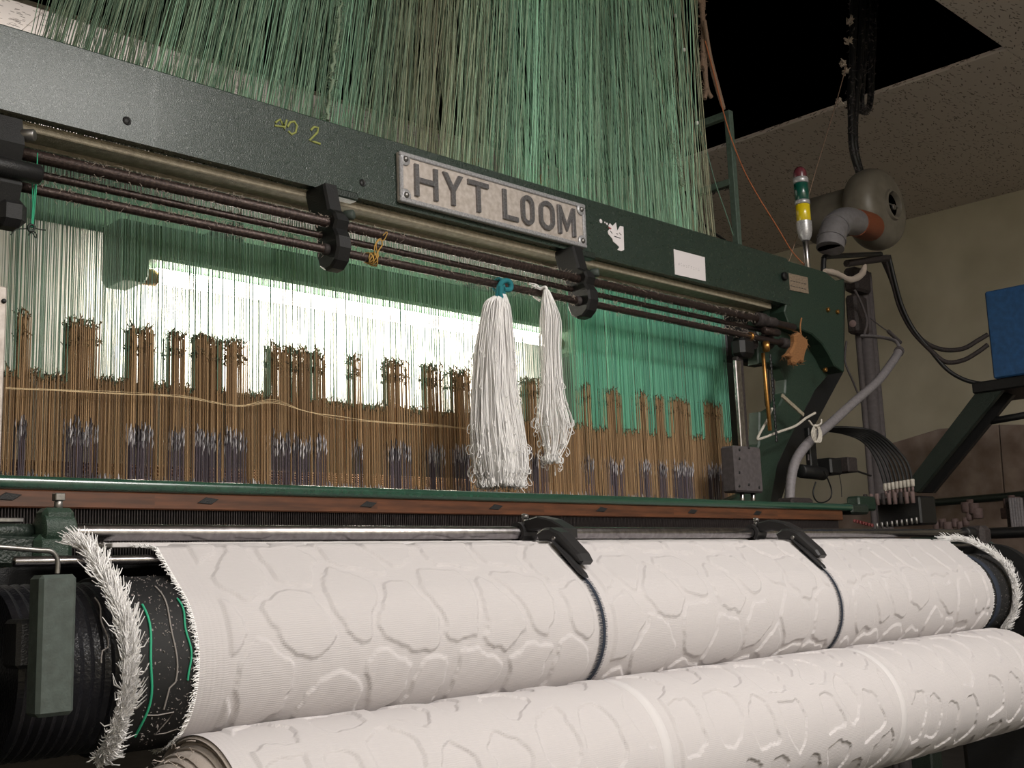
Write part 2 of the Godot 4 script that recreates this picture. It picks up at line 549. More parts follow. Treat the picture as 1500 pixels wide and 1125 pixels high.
func room() -> void:
	struct("floor", MB.new().box(Vector3(2.2, -0.1, -1.8), Vector3(10.4, 0.2, 11.0), 0), M.concrete, "grey concrete floor of the weaving shed")
	struct("wall_right", MB.new().box(Vector3(RX + 0.1, 1.65, -1.8), Vector3(0.2, 3.3, 11.0), 0), M.wall, "dim cream painted wall at the far right")
	struct("wall_back", MB.new().box(Vector3(2.2, 1.65, BZ - 0.1), Vector3(10.4, 3.3, 0.2), 0), M.wall, "cream painted wall behind the loom")
	struct("wall_left", MB.new().box(Vector3(-3.0, 1.65, -1.8), Vector3(0.2, 3.3, 11.0), 0), M.wall, "cream painted wall at the near end of the loom")
	struct("wall_front", MB.new().box(Vector3(2.2, 1.65, 3.6), Vector3(10.4, 3.3, 0.2), 0), M.wall, "cream painted wall behind the camera")
	# ceiling with a rectangular opening for the jacquard harness
	var x0 := -0.8; var x1 := 5.05; var z0 := -4.25; var z1 := -1.89
	var cm := MB.new()
	var y := CH + 0.016
	cm.box(Vector3((x1 + RX) / 2 + 0.1, y, -1.8), Vector3(RX - x1 + 0.2, 0.008, 11.0), 0)
	cm.box(Vector3((x0 - 3.0) / 2, y, -1.8), Vector3(x0 + 3.0, 0.008, 11.0), 0)
	cm.box(Vector3((x0 + x1) / 2, y, (z1 + 3.6) / 2), Vector3(x1 - x0, 0.008, 3.6 - z1), 0)
	cm.box(Vector3((x0 + x1) / 2, y, (z0 + BZ) / 2), Vector3(x1 - x0, 0.008, z0 - BZ), 0)
	var ce := struct("ceiling", cm, M.ceiling, "pitted white mineral board ceiling with a dark opening above the loom")
	var sheet := {}
	var xs := [-2.9, x0, x1, RX]; var zs := [BZ, z0, z1, 3.5]
	for i in 3:
		for k in 3:
			if i == 1 and k == 1: continue
			var nx := int(ceil((xs[i + 1] - xs[i]) / 0.92)); var nz := int(ceil((zs[k + 1] - zs[k]) / 0.47))
			var sx: float = (xs[i + 1] - xs[i]) / nx; var sz: float = (zs[k + 1] - zs[k]) / nz
			var key := "%d%d" % [i, k]
			if not sheet.has(key): sheet[key] = MB.new().box(Vector3.ZERO, Vector3(sx - 0.002, 0.012, sz - 0.002), 0.0015).mesh()
			for a in nx:
				for b in nz:
					var o := MeshInstance3D.new()
					o.mesh = sheet[key]
					o.mesh.surface_set_material(0, M.ceiling_tile)
					o.position = Vector3(xs[i] + sx * (a + 0.5), CH + 0.006, zs[k] + sz * (b + 0.5))
					o.name = "ceiling_panel" if ce.get_child_count() == 0 else "ceiling_panel_%03d" % ce.get_child_count()
					ce.add_child(o, true)
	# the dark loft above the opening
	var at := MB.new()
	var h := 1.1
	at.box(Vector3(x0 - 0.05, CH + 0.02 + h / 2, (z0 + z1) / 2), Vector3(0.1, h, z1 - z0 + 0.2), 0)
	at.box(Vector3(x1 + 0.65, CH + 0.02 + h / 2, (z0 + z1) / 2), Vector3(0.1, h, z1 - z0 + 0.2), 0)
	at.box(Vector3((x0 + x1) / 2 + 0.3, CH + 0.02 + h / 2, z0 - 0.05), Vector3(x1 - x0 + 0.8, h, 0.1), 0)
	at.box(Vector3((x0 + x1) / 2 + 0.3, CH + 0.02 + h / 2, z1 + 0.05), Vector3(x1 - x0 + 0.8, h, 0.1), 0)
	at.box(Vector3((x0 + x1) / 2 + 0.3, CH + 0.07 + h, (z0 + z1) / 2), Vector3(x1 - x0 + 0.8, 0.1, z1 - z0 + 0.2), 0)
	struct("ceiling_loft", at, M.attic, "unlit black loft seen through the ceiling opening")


# ---------------------------------------------------------------- harness
const HX0 := 0.79
const HX1 := 3.03
const COLS := 300
const ROWS := 6
const KNOT_HI := 1.455
const KNOT_LO := 1.348
const BOTTOM := 1.06

func harness() -> void:
	# raised bunches, as photo columns of the front cords
	var names := [
		[27, 45, "narrow brown heddle bunch raised at the far left end of the harness"],
		[100, 147, "second raised heddle bunch from the left, in front of the white board"],
		[190, 227, "third raised heddle bunch from the left, below the green end of the light fitting"],
		[250, 273, "fourth raised heddle bunch from the left, a thin one below the start of the tube"],
		[287, 362, "widest raised brown heddle bunch below the left half of the tube"],
		[397, 454, "broad raised heddle bunch just right of the widest one"],
		[459, 475, "sliver of raised heddles hugging the right side of a broad bunch"],
		[517, 532, "faint thin raised heddle bunch under the middle of the tube"],
		[567, 600, "raised heddle bunch third to the left of the large white skein"],
		[624, 648, "raised heddle bunch second to the left of the large white skein"],
		[661, 690, "pale raised heddle bunch touching the left side of the large white skein"],
		[770, 795, "raised heddle bunch between the two white skeins"],
		[850, 861, "thin raised heddle bunch just right of the small white skein"],
		[884, 906, "raised heddle bunch under the right hanger bracket"],
		[929, 943, "thin raised heddle bunch right of the hanger bracket"],
		[955, 966, "second thin raised heddle bunch right of the hanger bracket"],
		[975, 1004, "raised heddle bunch second from the right end of the harness"],
		[1025, 1051, "raised heddle bunch at the right end of the harness, by the chrome post"]]
	var bunch := []
	for b in names:
		bunch.append([pz(b[0], 520, 2.10).x, pz(b[1], 520, 2.10).x])
	var sets := []   # [cords, knots, wires, eyes, weights] of each bunch, and of the rest (last)
	for k in names.size() + 1:
		sets.append([MB.new(), MB.new(), MB.new(), MB.new(), MB.new()])
	var fan := MB.new()
	var f := FastNoiseLite.new()
	f.seed = 3; f.frequency = 2.2
	var f2 := FastNoiseLite.new()
	f2.seed = 9; f2.frequency = 9.0
	for r in ROWS + 1:
		var z := -2.096 - 0.008 * r
		for i in COLS:
			var x := HX0 + (HX1 - HX0) * (i + 0.5 + (rng.randf_range(-0.2, 0.2) if r < 2 else rng.randf_range(-0.5, 0.5))) / COLS
			var p := Vector3(x, 1.80, z)
			# the fan above the comber board, gathering towards the jacquard
			var k := f.get_noise_2d(x, r * 0.05)
			var mint := L(164, 218, 188); var dull := L(166, 156, 130); var deep := L(120, 150, 128)
			var w: float = clamp(0.45 + k * 0.9 + (x - 2.0) * 0.5 + f2.get_noise_2d(x, r * 3.0) * 0.6, 0, 1)
			var c := deep.lerp(mint, w)
			var dl := 0.5 * exp(-pow((x - 1.84) / 0.17, 2.0)) + 0.8 * exp(-pow((x - 3.0) / 0.07, 2.0)) + rng.randf_range(-0.1, 0.35)
			c = c.lerp(dull, clamp(dl, 0, 0.9)) * rng.randf_range(0.55, 1.3)
			fan.col = c
			var top := Vector3(2.2 + (x - 2.2) * 0.54 + rng.randf_range(-0.09, 0.09), 4.3, -2.15 + (r - 2.5) * -0.11 + rng.randf_range(-0.12, 0.12))
			var q := p.lerp(top, 0.5) + rv(0.006)
			fan.tube([p - Vector3(0, 0.012, 0), p.lerp(top, 0.22) + rv(0.003), q, top], 0.00085 if x < 1.7 else 0.00098, 4, false)
			if r >= ROWS: continue
			# below the board
			var which := names.size()
			for b in bunch.size():
				if x >= bunch[b][0] and x <= bunch[b][1] and rng.randf() < 0.93: which = b
			var s: Array = sets[which]
			var raised := which < names.size()
			var dense: bool = x > 2.33
			var kn: float = (KNOT_HI if raised else KNOT_LO) + rng.randf_range(-0.010, 0.010)
			var mb: MB = s[0]
			mb.col = L(116, 152, 132).lerp(L(80, 110, 94), rng.randf()).lerp(L(120, 140, 110), 0.3 * rng.randf())
			if dense: mb.col = L(116, 186, 156).lerp(L(82, 142, 122), rng.randf())
			var kp := Vector3(x + rng.randf_range(-0.0012, 0.0012), kn, z)
			mb.tube([p - Vector3(0, 0.01, 0), kp], 0.0012 if dense else (0.0009 if r < 2 else 0.0003), 4, false)
			# coupling knots: short tangled tails
			mb = s[1]
			mb.col = L(104, 84, 52).lerp(L(66, 62, 46), rng.randf())
			for kk in (2 if raised else 1):
				var at := kp - Vector3(0, 0.034 * kk, 0)
				for t in (3 if raised else 2):
					var d := Vector3(rng.randf_range(-1, 1), rng.randf_range(-0.6, 1.3), rng.randf_range(-0.3, 0.3)) * (0.009 if raised else 0.007)
					mb.tube([at - d * 0.5, at + d], [0.0017, 0.0007], 3, false)
			# heddle wires, eyes and weights
			mb = s[2]
			mb.col = L(178, 146, 108).lerp(L(124, 98, 70), rng.randf()) * rng.randf_range(0.75, 1.15)
			var eye: float = (1.257 if raised else 1.150) + rng.randf_range(-0.012, 0.012)
			mb.tube([kp, Vector3(x, eye, z)], 0.0014 if raised else 0.0011, 4, false)
			if raised and rng.randf() < 0.5:
				mb.tube([kp + Vector3(0.003, -0.004, 0.002), Vector3(x + 0.0034, eye, z + 0.002)], 0.0012, 4, false)
			mb = s[3]
			mb.col = L(214, 210, 214).lerp(L(60, 56, 62), rng.randf())
			for kk in 2:
				var ea := eye - kk * 0.018 + rng.randf_range(-0.003, 0.003)
				mb.tube([Vector3(x, ea + 0.009, z + 0.001), Vector3(x + rng.randf_range(-0.0015, 0.0015), ea, z + 0.002), Vector3(x, ea - 0.009, z + 0.001)], [0.0007, 0.002, 0.0007], 4, false)
			mb = s[4]
			mb.col = L(108, 98, 108).lerp(L(70, 62, 70), rng.randf()) if raised or rng.randf() < 0.3 else L(150, 118, 80).lerp(L(98, 76, 54), rng.randf())
			mb.tube([Vector3(x, eye, z), Vector3(x, BOTTOM, z)], 0.0011, 4, false)
	var fo := obj("harness_cords", fan, M.cord, null, "", "stuff")
	tag(fo, "fan of thin green harness cords rising from the beam into the ceiling opening", "cords", "", "stuff")
	var parts := ["cord", "knot", "heddle_wire", "heddle_eye", "weight"]
	for k in names.size() + 1:
		var t: Node3D
		if k < names.size():
			t = thing("heddle_bunch", names[k][2], "heddles", Vector3((bunch[k][0] + bunch[k][1]) / 2, BOTTOM, -2.15), "raised heddle bunches")
		else:
			t = thing("heddle_curtain", "curtain of green cords and brown heddles hanging at the lower level across the loom", "heddles", Vector3(1.9, BOTTOM, -2.15), "", "stuff")
		for j in 5:
			if sets[k][j].ix.size(): obj(parts[j], sets[k][j], M.wire if j > 2 else M.cord, t, "", "stuff")
	# lint ropes caught in the fan
	for a in [[478, 175, 500, 0], [1000, 275, 982, 190], [985, 150, 975, 60]]:
		var l := MB.new()
		lint_rope(l, pz(a[0], a[1], 2.06), pz(a[2], a[3], 2.06), 0.006)
		var o := obj("lint_rope", l, M.lint_green)
		tag(o, {478: "fuzzy lint covered cord in the left half of the cord fan", 1000: "tuft of lint at the right edge of the cords, level with the green bracket", 985: "thin lint streak high on the right edge of the cord fan"}[a[0]], "lint")
	# the glistening loose yarn that crosses the heddles
	var y := MB.new()
	for k in 4:
		var pts := []
		for a in [[8, 570], [100, 574], [190, 577], [270, 582], [345, 594], [400, 588], [450, 603], [500, 612], [560, 618], [640, 622], [690, 628]]:
			pts.append(pz(a[0], a[1] + rng.randf_range(-3, 3), 2.075))
		y.tube(spline(pts, 5), 0.00045, 4, false)
	tag(obj("loose_yarn", y, M.gold_pale), "loose pale yarns sagging across the front of the brown heddles", "yarn")
	# comber board
	var cb := thing("comber_board", "dusty beige wooden rail under the front edge of the green beam", "rail", Vector3(1.9, 1.785, -2.05))
	obj("board", MB.new().box(Vector3(1.85, 1.789, -2.0565), Vector3(2.7, 0.018, 0.061), 0.002), M.board, cb)
	var lip := MB.new().box(Vector3(1.85, 1.776, -2.083), Vector3(2.7, 0.008, 0.006), 0.001)
	obj("lip", lip, M.board, cb)
	obj("hole_strip", MB.new().box(Vector3(1.85, 1.80, -2.19), Vector3(2.7, 0.012, 0.20), 0.001), M.black_dusty, cb)

func lint_rope(l: MB, a: Vector3, b: Vector3, r: float) -> void:
	var pts := []; var rs := []
	for k in 24:
		pts.append(a.lerp(b, k / 23.0) + rv(0.004))
		rs.append(r * rng.randf_range(0.35, 1.0))
	l.tube(pts, rs, 6)
	for k in 70:
		var p := a.lerp(b, rng.randf()) + rv(r * 0.6)
		l.tube([p, p + rv(r * 2), p + rv(r * 3)], [0.0012, 0.0009, 0.0004], 3, false)


func light_fitting() -> void:
	# behind the harness: the loom's own lamp over a white board, green rear rail, warp beam
	var t := thing("light_fitting", "long fluorescent light fitting glowing behind the harness cords", "lamp", Vector3(2.0, 1.70, -2.5))
	var hs := MB.new()
	hs.box(Vector3(1.97, 1.760, -2.50), Vector3(1.44, 0.085, 0.09), 0.008)
	obj("housing", hs, M.fixture, t)
	for s in [[1.213, "end_cap"], [2.73, "end_cap"]]:
		var e := MB.new()
		e.prism([Vector2(-0.035, 0.10), Vector2(0.035, 0.10), Vector2(0.035, -0.03), Vector2(0.024, -0.045), Vector2(-0.024, -0.045), Vector2(-0.035, -0.03)], 0.10, Transform3D(Basis(), Vector3(s[0], 1.70, -2.55)), 0.006)
		obj(s[1], e, M.fixture, t)
		var g := MB.new()
		var d: float = 1.0 if s[0] < 2.0 else -1.0
		g.cyl(Vector3(s[0] + d * 0.035, 1.683, -2.5), Vector3(s[0] + d * 0.075, 1.683, -2.5), 0.02, 16)
		obj("lamp_holder", g, M.brass, t)
	var tb := MB.new()
	tb.cyl(Vector3(1.285, 1.69, -2.5), Vector3(2.66, 1.69, -2.5), 0.019, 16, 0.004)
	obj("tube", tb, M.tube_glow, t)
	area(Vector3(-0.03, -0.045, 0.02), Vector2(1.3, 0.04), Vector3(0, -0.5, 0.85), 0.4, Color(1.0, 0.96, 0.9), t)
	area(Vector3(-0.03, -0.045, -0.02), Vector2(1.3, 0.04), Vector3(0, -0.35, -0.93), 0.8, Color(1.0, 0.97, 0.93), t)
	for x in [1.5, 2.4]:
		obj("bracket", MB.new().box(Vector3(x, 1.83, -2.61), Vector3(0.03, 0.06, 0.26), 0.003), M.green_dark, t)
	var wb := thing("reflector_board", "bright white board standing behind the glowing tube", "board", Vector3(1.8, 1.2, -2.7))
	obj("panel", MB.new().box(Vector3(1.80, 1.648, -2.70), Vector3(2.12, 0.376, 0.02), 0.003), M.white_paint, wb)
	var rl := thing("rear_rail", "green painted rail across the back of the loom above the light", "rail", Vector3(2.1, 1.84, -2.72))
	obj("rail", MB.new().box(Vector3(2.3, 1.90, -2.75), Vector3(3.6, 0.12, 0.05), 0.006), M.fixture, rl)
	obj("web", MB.new().box(Vector3(2.05, 1.80, -2.78), Vector3(1.7, 0.1, 0.03), 0.004), M.green_glossy, rl)
	for x in [0.62, 3.95]:
		obj("post", MB.new().box(Vector3(x, 0.92, -2.75), Vector3(0.07, 1.84, 0.06), 0.006), M.green_dark, rl)
	var bp := thing("middle_post", "dark upright at the right end of the glowing tube", "post", Vector3(2.80, 0, -2.62))
	obj("post", MB.new().box(Vector3(2.83, 0.87, -2.62), Vector3(0.05, 1.74, 0.06), 0.005), M.black_dusty, bp)
	var ht := MB.new()
	for u in [1119, 1126, 1133, 1140]:
		var tp := pz(u - 1, 500, 2.6)
		ht.tube(spline([Vector3(tp.x, 1.87, -2.722), tp] + pzs([[u, 545], [u + 2, 588], [u + 5, 598]], 2.6), 5), 0.0032, 7)
	tag(obj("hanging_tubes", ht, M.purple_grey), "thin grey tubes hanging behind the window of the side frame", "tubes")
	# warp beam
	var wbm := thing("warp_beam", "large roller wound with brown warp yarn behind the lower heddles", "roller", Vector3(1.95, 0, -2.95))
	var b := MB.new()
	b.cyl(Vector3(0.72, 1.02, -2.95), Vector3(3.5, 1.02, -2.95), 0.23, 48, 0.004)
	obj("yarn_package", b, M.warp, wbm)
	for x in [0.68, 3.54]:
		var fl := MB.new()
		fl.cyl(Vector3(x - 0.015, 1.02, -2.95), Vector3(x + 0.015, 1.02, -2.95), 0.33, 48, 0.004)
		obj("flange", fl, M.green_dark, wbm)
	var ax := MB.new().cyl(Vector3(0.5, 1.02, -2.95), Vector3(3.8, 1.02, -2.95), 0.04, 20)
	obj("axle", ax, M.steel, wbm)
	for x in [0.55, 3.72]:
		obj("stand", MB.new().box(Vector3(x, 0.5, -2.95), Vector3(0.08, 1.0, 0.16), 0.006), M.green_dark, wbm)
	# sheet of warp running from the beam to the heddles
	var sh := MB.new()
	for k in 230:
		var x := 0.78 + 2.2 * k / 229.0
		sh.tube([Vector3(x, 1.262, -2.98), Vector3(x, 1.235, -2.5), Vector3(x, 1.10, -2.26), Vector3(x, 1.075, -2.23)], 0.0016, 4, false)
	tag(obj("warp_sheet", sh, M.warp, null, "", "stuff"), "sheet of brown warp ends running to the heddles from behind", "yarn", "", "stuff")


# ---------------------------------------------------------------- the frame
func loom_frame() -> void:
	var t := thing("loom_frame", "dark green cast frame of the loom with its long top beam", "loom", Vector3(2.0, 0, -2.0))
	var bm := MB.new()
	bm.prism([Vector2(-0.3, 1.798), Vector2(3.28, 1.798), Vector2(3.28, 1.951), Vector2(-0.3, 1.951)], 0.025, Transform3D(Basis(), Vector3(0, 0, -2.025)), 0.0)
	bm.box(Vector3(1.49, 1.953, -2.02), Vector3(3.58, 0.012, 0.036), 0.003)
	var beam := obj("beam", bm, M.green_beam, t)
	for q in [[186, 177], [531, 268]]:
		var p := pz(q[0], q[1], 2.0)
		var h := MB.new()
		h.lathe([Vector2(-0.002, 0.0045), Vector2(0.0008, 0.0055), Vector2(0.0015, 0.0075), Vector2(0.0, 0.009)], Transform3D(Basis(Vector3.RIGHT, Vector3.BACK, Vector3.DOWN), p), 20)
		h.cyl(p - Vector3(0, 0, 0.003), p + Vector3(0, 0, 0.0006), 0.0055, 16, 0.0004)
		obj("bolt_hole", h, M.black, beam)
	nameplate(t)
	# side casting at the far end: a proud outer face over a recessed web with a rounded window
	var pa := [Vector2(3.25, 1.951), Vector2(3.52, 1.951), Vector2(3.59, 1.93)]
	for q in flat([[1237, 408], [1237, 545], [1224, 536], [1217, 522], [1206, 504], [1190, 489], [1170, 481], [1156, 472], [1150, 456]]): pa.append(q)
	pa.append(Vector2(3.25, 1.798))
	var sf := MB.new()
	sf.prism(pa, 0.07, Transform3D(Basis(), Vector3(0, 0, -2.0715)), 0.004)
	var side := obj("side_frame", sf, M.green, t)
	var pb := flat([[1230, 410], [1223, 540], [1195, 572], [1167, 625], [1140, 680], [1130, 735], [1128, 1040], [1050, 1040], [1062, 735], [1092, 722], [1112, 650], [1113, 603], [1128, 602], [1142, 593], [1150, 575], [1151, 556], [1144, 540], [1128, 532], [1111, 533], [1110, 470], [1130, 440]], 2.06)
	pb[6].y = 0.0; pb[7].y = 0.0
	var wb := MB.new()
	wb.prism(pb, 0.04, Transform3D(Basis(), Vector3(0, 0, -2.10)), 0.005)
	obj("web", wb, M.green, side)
	# the thick dark flange that follows the outer edge, set further back
	var fl := MB.new()
	var strip := []
	for q in [[1239, 412], [1238, 545], [1214, 590], [1190, 635], [1160, 690], [1146, 735], [1136, 1040], [1100, 1040], [1118, 735], [1132, 690], [1164, 620], [1194, 570], [1214, 540], [1216, 412]]:
		var p := pz(q[0], q[1], 2.11)
		strip.append(Vector2(p.x, max(0.0, p.y) if q[1] < 1000 else 0.0))
	fl.prism(strip, 0.05, Transform3D(Basis(), Vector3(0, 0, -2.16)), 0.008)
	obj("flange", fl, M.black, side)
	# inner recess behind the rods at the far end
	obj("recess", MB.new().box(Vector3(3.17, 1.70, -2.14), Vector3(0.24, 0.17, 0.06), 0.01), M.black, side)
	for q in [[1212, 454], [1226, 457], [1208, 542]]:
		var p := pz(q[0], q[1], 2.0)
		obj("bolt", MB.new().cyl(p - Vector3(0, 0, 0.004), p + Vector3(0, 0, 0.008), 0.008, 6, 0.001), M.brass, side)
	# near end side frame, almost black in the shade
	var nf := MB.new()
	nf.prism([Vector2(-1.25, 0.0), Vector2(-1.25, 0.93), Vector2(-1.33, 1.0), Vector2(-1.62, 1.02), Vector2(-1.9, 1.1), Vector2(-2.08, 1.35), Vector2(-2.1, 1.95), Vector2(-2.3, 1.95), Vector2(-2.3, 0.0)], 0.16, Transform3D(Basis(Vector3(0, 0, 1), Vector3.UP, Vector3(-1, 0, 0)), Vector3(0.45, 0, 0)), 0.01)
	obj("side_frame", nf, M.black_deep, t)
	obj("cross_tie", MB.new().box(Vector3(1.8, 0.32, -1.75), Vector3(2.7, 0.12, 0.1), 0.01), M.green_dark, t)
	# yellow paint marking, strokes of 4 mm
	var strokes := [[[403, 180], [410, 175], [418, 186], [402, 184]], [[412, 178], [416, 190], [420, 176]], [[421, 186], [425, 179], [431, 178], [435, 184], [433, 194], [427, 197], [422, 192]], [[455, 191], [460, 186], [466, 187], [465, 194], [453, 206], [460, 208], [469, 211]]]
	for s in strokes:
		var pts := []
		for q in s: pts.append(pz(q[0], q[1], 1.9995))
		obj("paint_stroke", MB.new().tube(pts, 0.0028, 5), M.yellow_paint, beam)
	# stickers and plates on the beam
	var st := MB.new()
	st.prism(flat([[893, 327], [897, 331], [902, 326], [904, 338], [908, 331], [913, 332], [914, 366], [910, 368], [904, 366], [907, 362], [902, 357], [898, 354], [897, 350], [891, 343], [890, 339], [893, 335], [891, 331]]), 0.0008, Transform3D(Basis(), Vector3(0, 0, -2.0)))
	for q in [[880, 324, 2.6], [886, 326, 1.2], [889, 328, 1.6]]:
		var p := pz(q[0], q[1], 2.0)
		st.cyl(p, p + Vector3(0, 0, 0.0008), q[2] * 0.0023, 12, 0.0002)
	var tn := obj("torn_sticker", st, M.paper, beam, "torn white sticker remnant")
	var tm := MB.new()
	for q in [[[894, 338], [897, 342]], [[903, 342], [905, 343]], [[907, 341], [910, 344]], [[900, 346], [909, 349]]]:
		tm.tube([pz(q[0][0], q[0][1], 1.9988), pz(q[1][0], q[1][1], 1.9988)], 0.0012, 4)
	obj("print", tm, M.ink_dark, tn)
	var tr := MB.new()
	tr.tube([pz(891.5, 333, 1.9988), pz(895, 335, 1.9988)], 0.0022, 4)
	obj("red_print", tr, M.red_mark, tn)
	var pp := MB.new()
	pp.prism(flat([[986.5, 365], [1032, 377], [1033.5, 412], [988.5, 402]]), 0.001, Transform3D(Basis(), Vector3(0, 0, -2.0)))
	var paper := obj("paper_label", pp, M.paper, beam, "white paper label with faint grey print")
	var pr := MB.new()
	for k in 9:
		var u := 994.0 + k * 3.6
		var b := pz(u, 385 + (u - 994) * 0.27, 1.9986)
		for j in 2:
			pr.tube([b + Vector3(0, -0.002 - j * 0.005, 0), b + Vector3(rng.randf_range(0.002, 0.005), -0.003 - j * 0.006 + rng.randf_range(0, 0.006), 0)], 0.0006, 4)
	obj("print", pr, M.ink, paper)
	var bl := MB.new()
	bl.prism(flat([[1155, 400], [1182.5, 406.5], [1184, 430.5], [1157, 425]]), 0.002, Transform3D(Basis(), Vector3(0, 0, -2.0)), 0.0006)
	var plate := obj("rating_plate", bl, M.plate_tan, side, "small tan plate with two lines of text")
	var ln := MB.new()
	for r in 2:
		for k in 6:
			var u := 1158.0 + k * 4.0
			var a := pz(u, 411 + r * 7.5 + (u - 1158) * 0.23, 1.9978)
			ln.tube([a, a + Vector3(0.010, 0.0005, 0)], 0.0011, 4)
	obj("print", ln, M.ink_dark, plate)
	var ps := MB.new()
	var p0 := pz(1147, 405, 2.0)
	ps.cyl(p0, p0 + Vector3(0, 0, 0.012), 0.014, 16, 0.002)
	obj("knob", ps, M.black, side)

func flat(a: Array, z := 2.0) -> Array:
	var o := []
	for q in a:
		var p := pz(q[0], q[1], z)
		o.append(Vector2(p.x, p.y))
	return o

func nameplate(t: Node3D) -> void:
	var a := pz(583, 222, 1.99); var b := pz(858, 365, 1.99)
	var cx := (a.x + b.x) / 2; var cy := (pz(583, 222, 1.99).y + pz(584.5, 294, 1.99).y) / 2
	var w := b.x - a.x; var h := 0.121
	var back := MB.new().box(Vector3(cx, cy, -1.994), Vector3(w, h, 0.012), 0.003)
	var np := obj("nameplate", back, M.alu, t, "cast metal nameplate with raised letters")
	# raised bright border
	var bd := MB.new()
	var bw := 0.011
	bd.box(Vector3(cx, cy + h / 2 - bw / 2, -1.987), Vector3(w, bw, 0.007), 0.002)
	bd.box(Vector3(cx, cy - h / 2 + bw / 2, -1.987), Vector3(w, bw, 0.007), 0.002)
	bd.box(Vector3(cx - w / 2 + bw / 2, cy, -1.987), Vector3(bw, h - 2 * bw, 0.007), 0.002)
	bd.box(Vector3(cx + w / 2 - bw / 2, cy, -1.987), Vector3(bw, h - 2 * bw, 0.007), 0.002)
	obj("border", bd, M.alu_bright, np)
	for sx in [-1, 1]:
		for sy in [-1, 1]:
			var p := Vector3(cx + sx * (w / 2 - 0.017), cy + sy * (h / 2 - 0.017), -1.987)
			obj("corner_pad", MB.new().cyl(p - Vector3(0, 0, 0.002), p + Vector3(0, 0, 0.0034), 0.0155, 20), M.alu_bright, np)
			var rv_ := MB.new()
			rv_.lathe([Vector2(0, 0.0075), Vector2(0.003, 0.0065), Vector2(0.005, 0.003), Vector2(0.0055, 0.0001)], Transform3D(Basis(Vector3.RIGHT, Vector3.BACK, Vector3.DOWN), p + Vector3(0, 0, 0.0034)), 16)
			obj("rivet", rv_, M.steel, np)
	# letters, built from strokes; each cell is given by its left and right photo column
	var hh := 0.078; var y0 := cy - hh / 2; var sw := 0.0125
	var cells := [["H", 606.7, 641], ["Y", 648, 678], ["T", 684.5, 715], ["L", 735, 757.5], ["O", 761.5, 780.5], ["O", 787.5, 810], ["M", 814.5, 840.5]]
	for c in cells:
		var x0 := pz(c[1], 290, 1.988).x; var x1 := pz(c[2], 310, 1.988).x
		var m := MB.new()
		var cw := x1 - x0
		var polys := []
		match c[0]:
			"H": polys = [box2(0, 0, sw, hh), box2(cw - sw, 0, cw, hh), box2(sw, hh * 0.44, cw - sw, hh * 0.44 + sw)]
			"T": polys = [box2(0, hh - sw, cw, hh), box2(cw / 2 - sw / 2, 0, cw / 2 + sw / 2, hh - sw)]
			"L": polys = [box2(0, 0, sw, hh), box2(sw, 0, cw, sw)]
			"Y": polys = [[Vector2(cw / 2 - sw / 2, 0), Vector2(cw / 2 + sw / 2, 0), Vector2(cw / 2 + sw / 2, hh * 0.45), Vector2(cw, hh), Vector2(cw - sw * 1.15, hh), Vector2(cw / 2, hh * 0.6), Vector2(sw * 1.15, hh), Vector2(0, hh), Vector2(cw / 2 - sw / 2, hh * 0.45)]]
			"M": polys = [[Vector2(0, 0), Vector2(sw, 0), Vector2(sw, hh * 0.66), Vector2(cw / 2, hh * 0.12), Vector2(cw - sw, hh * 0.66), Vector2(cw - sw, 0), Vector2(cw, 0), Vector2(cw, hh), Vector2(cw - sw * 0.95, hh), Vector2(cw / 2, hh * 0.36), Vector2(sw * 0.95, hh), Vector2(0, hh)]]
			"O":
				for k in 28:   # a rounded oblong ring in short segments
					var q := []
					for e in [[k, 0.0], [k + 1, 0.0], [k + 1, 1.0], [k, 1.0]]:
						var w2: float = TAU * e[0] / 28.0
						var ri: float = e[1] * sw * 0.92
						var rad := cw / 2
						var st := Vector2(cos(w2), sin(w2))
						q.append(Vector2(cw / 2 + st.x * (rad - ri), hh / 2 + sign(st.y) * (hh / 2 - rad) * (1.0 if abs(st.y) > 0.01 else 0.0) + st.y * (rad - ri)))
					polys.append(q)
		for q in polys:
			m.prism(q, 0.0075, Transform3D(Basis(), Vector3(x0, y0, -1.9885)), 0.0 if c[0] == "O" else 0.0014)
		obj("letter", m, M.letter_metal, np, "raised letter %s" % c[0])

func box2(a: float, b: float, c: float, d: float) -> Array:
	return [Vector2(a, b), Vector2(c, b), Vector2(c, d), Vector2(a, d)]


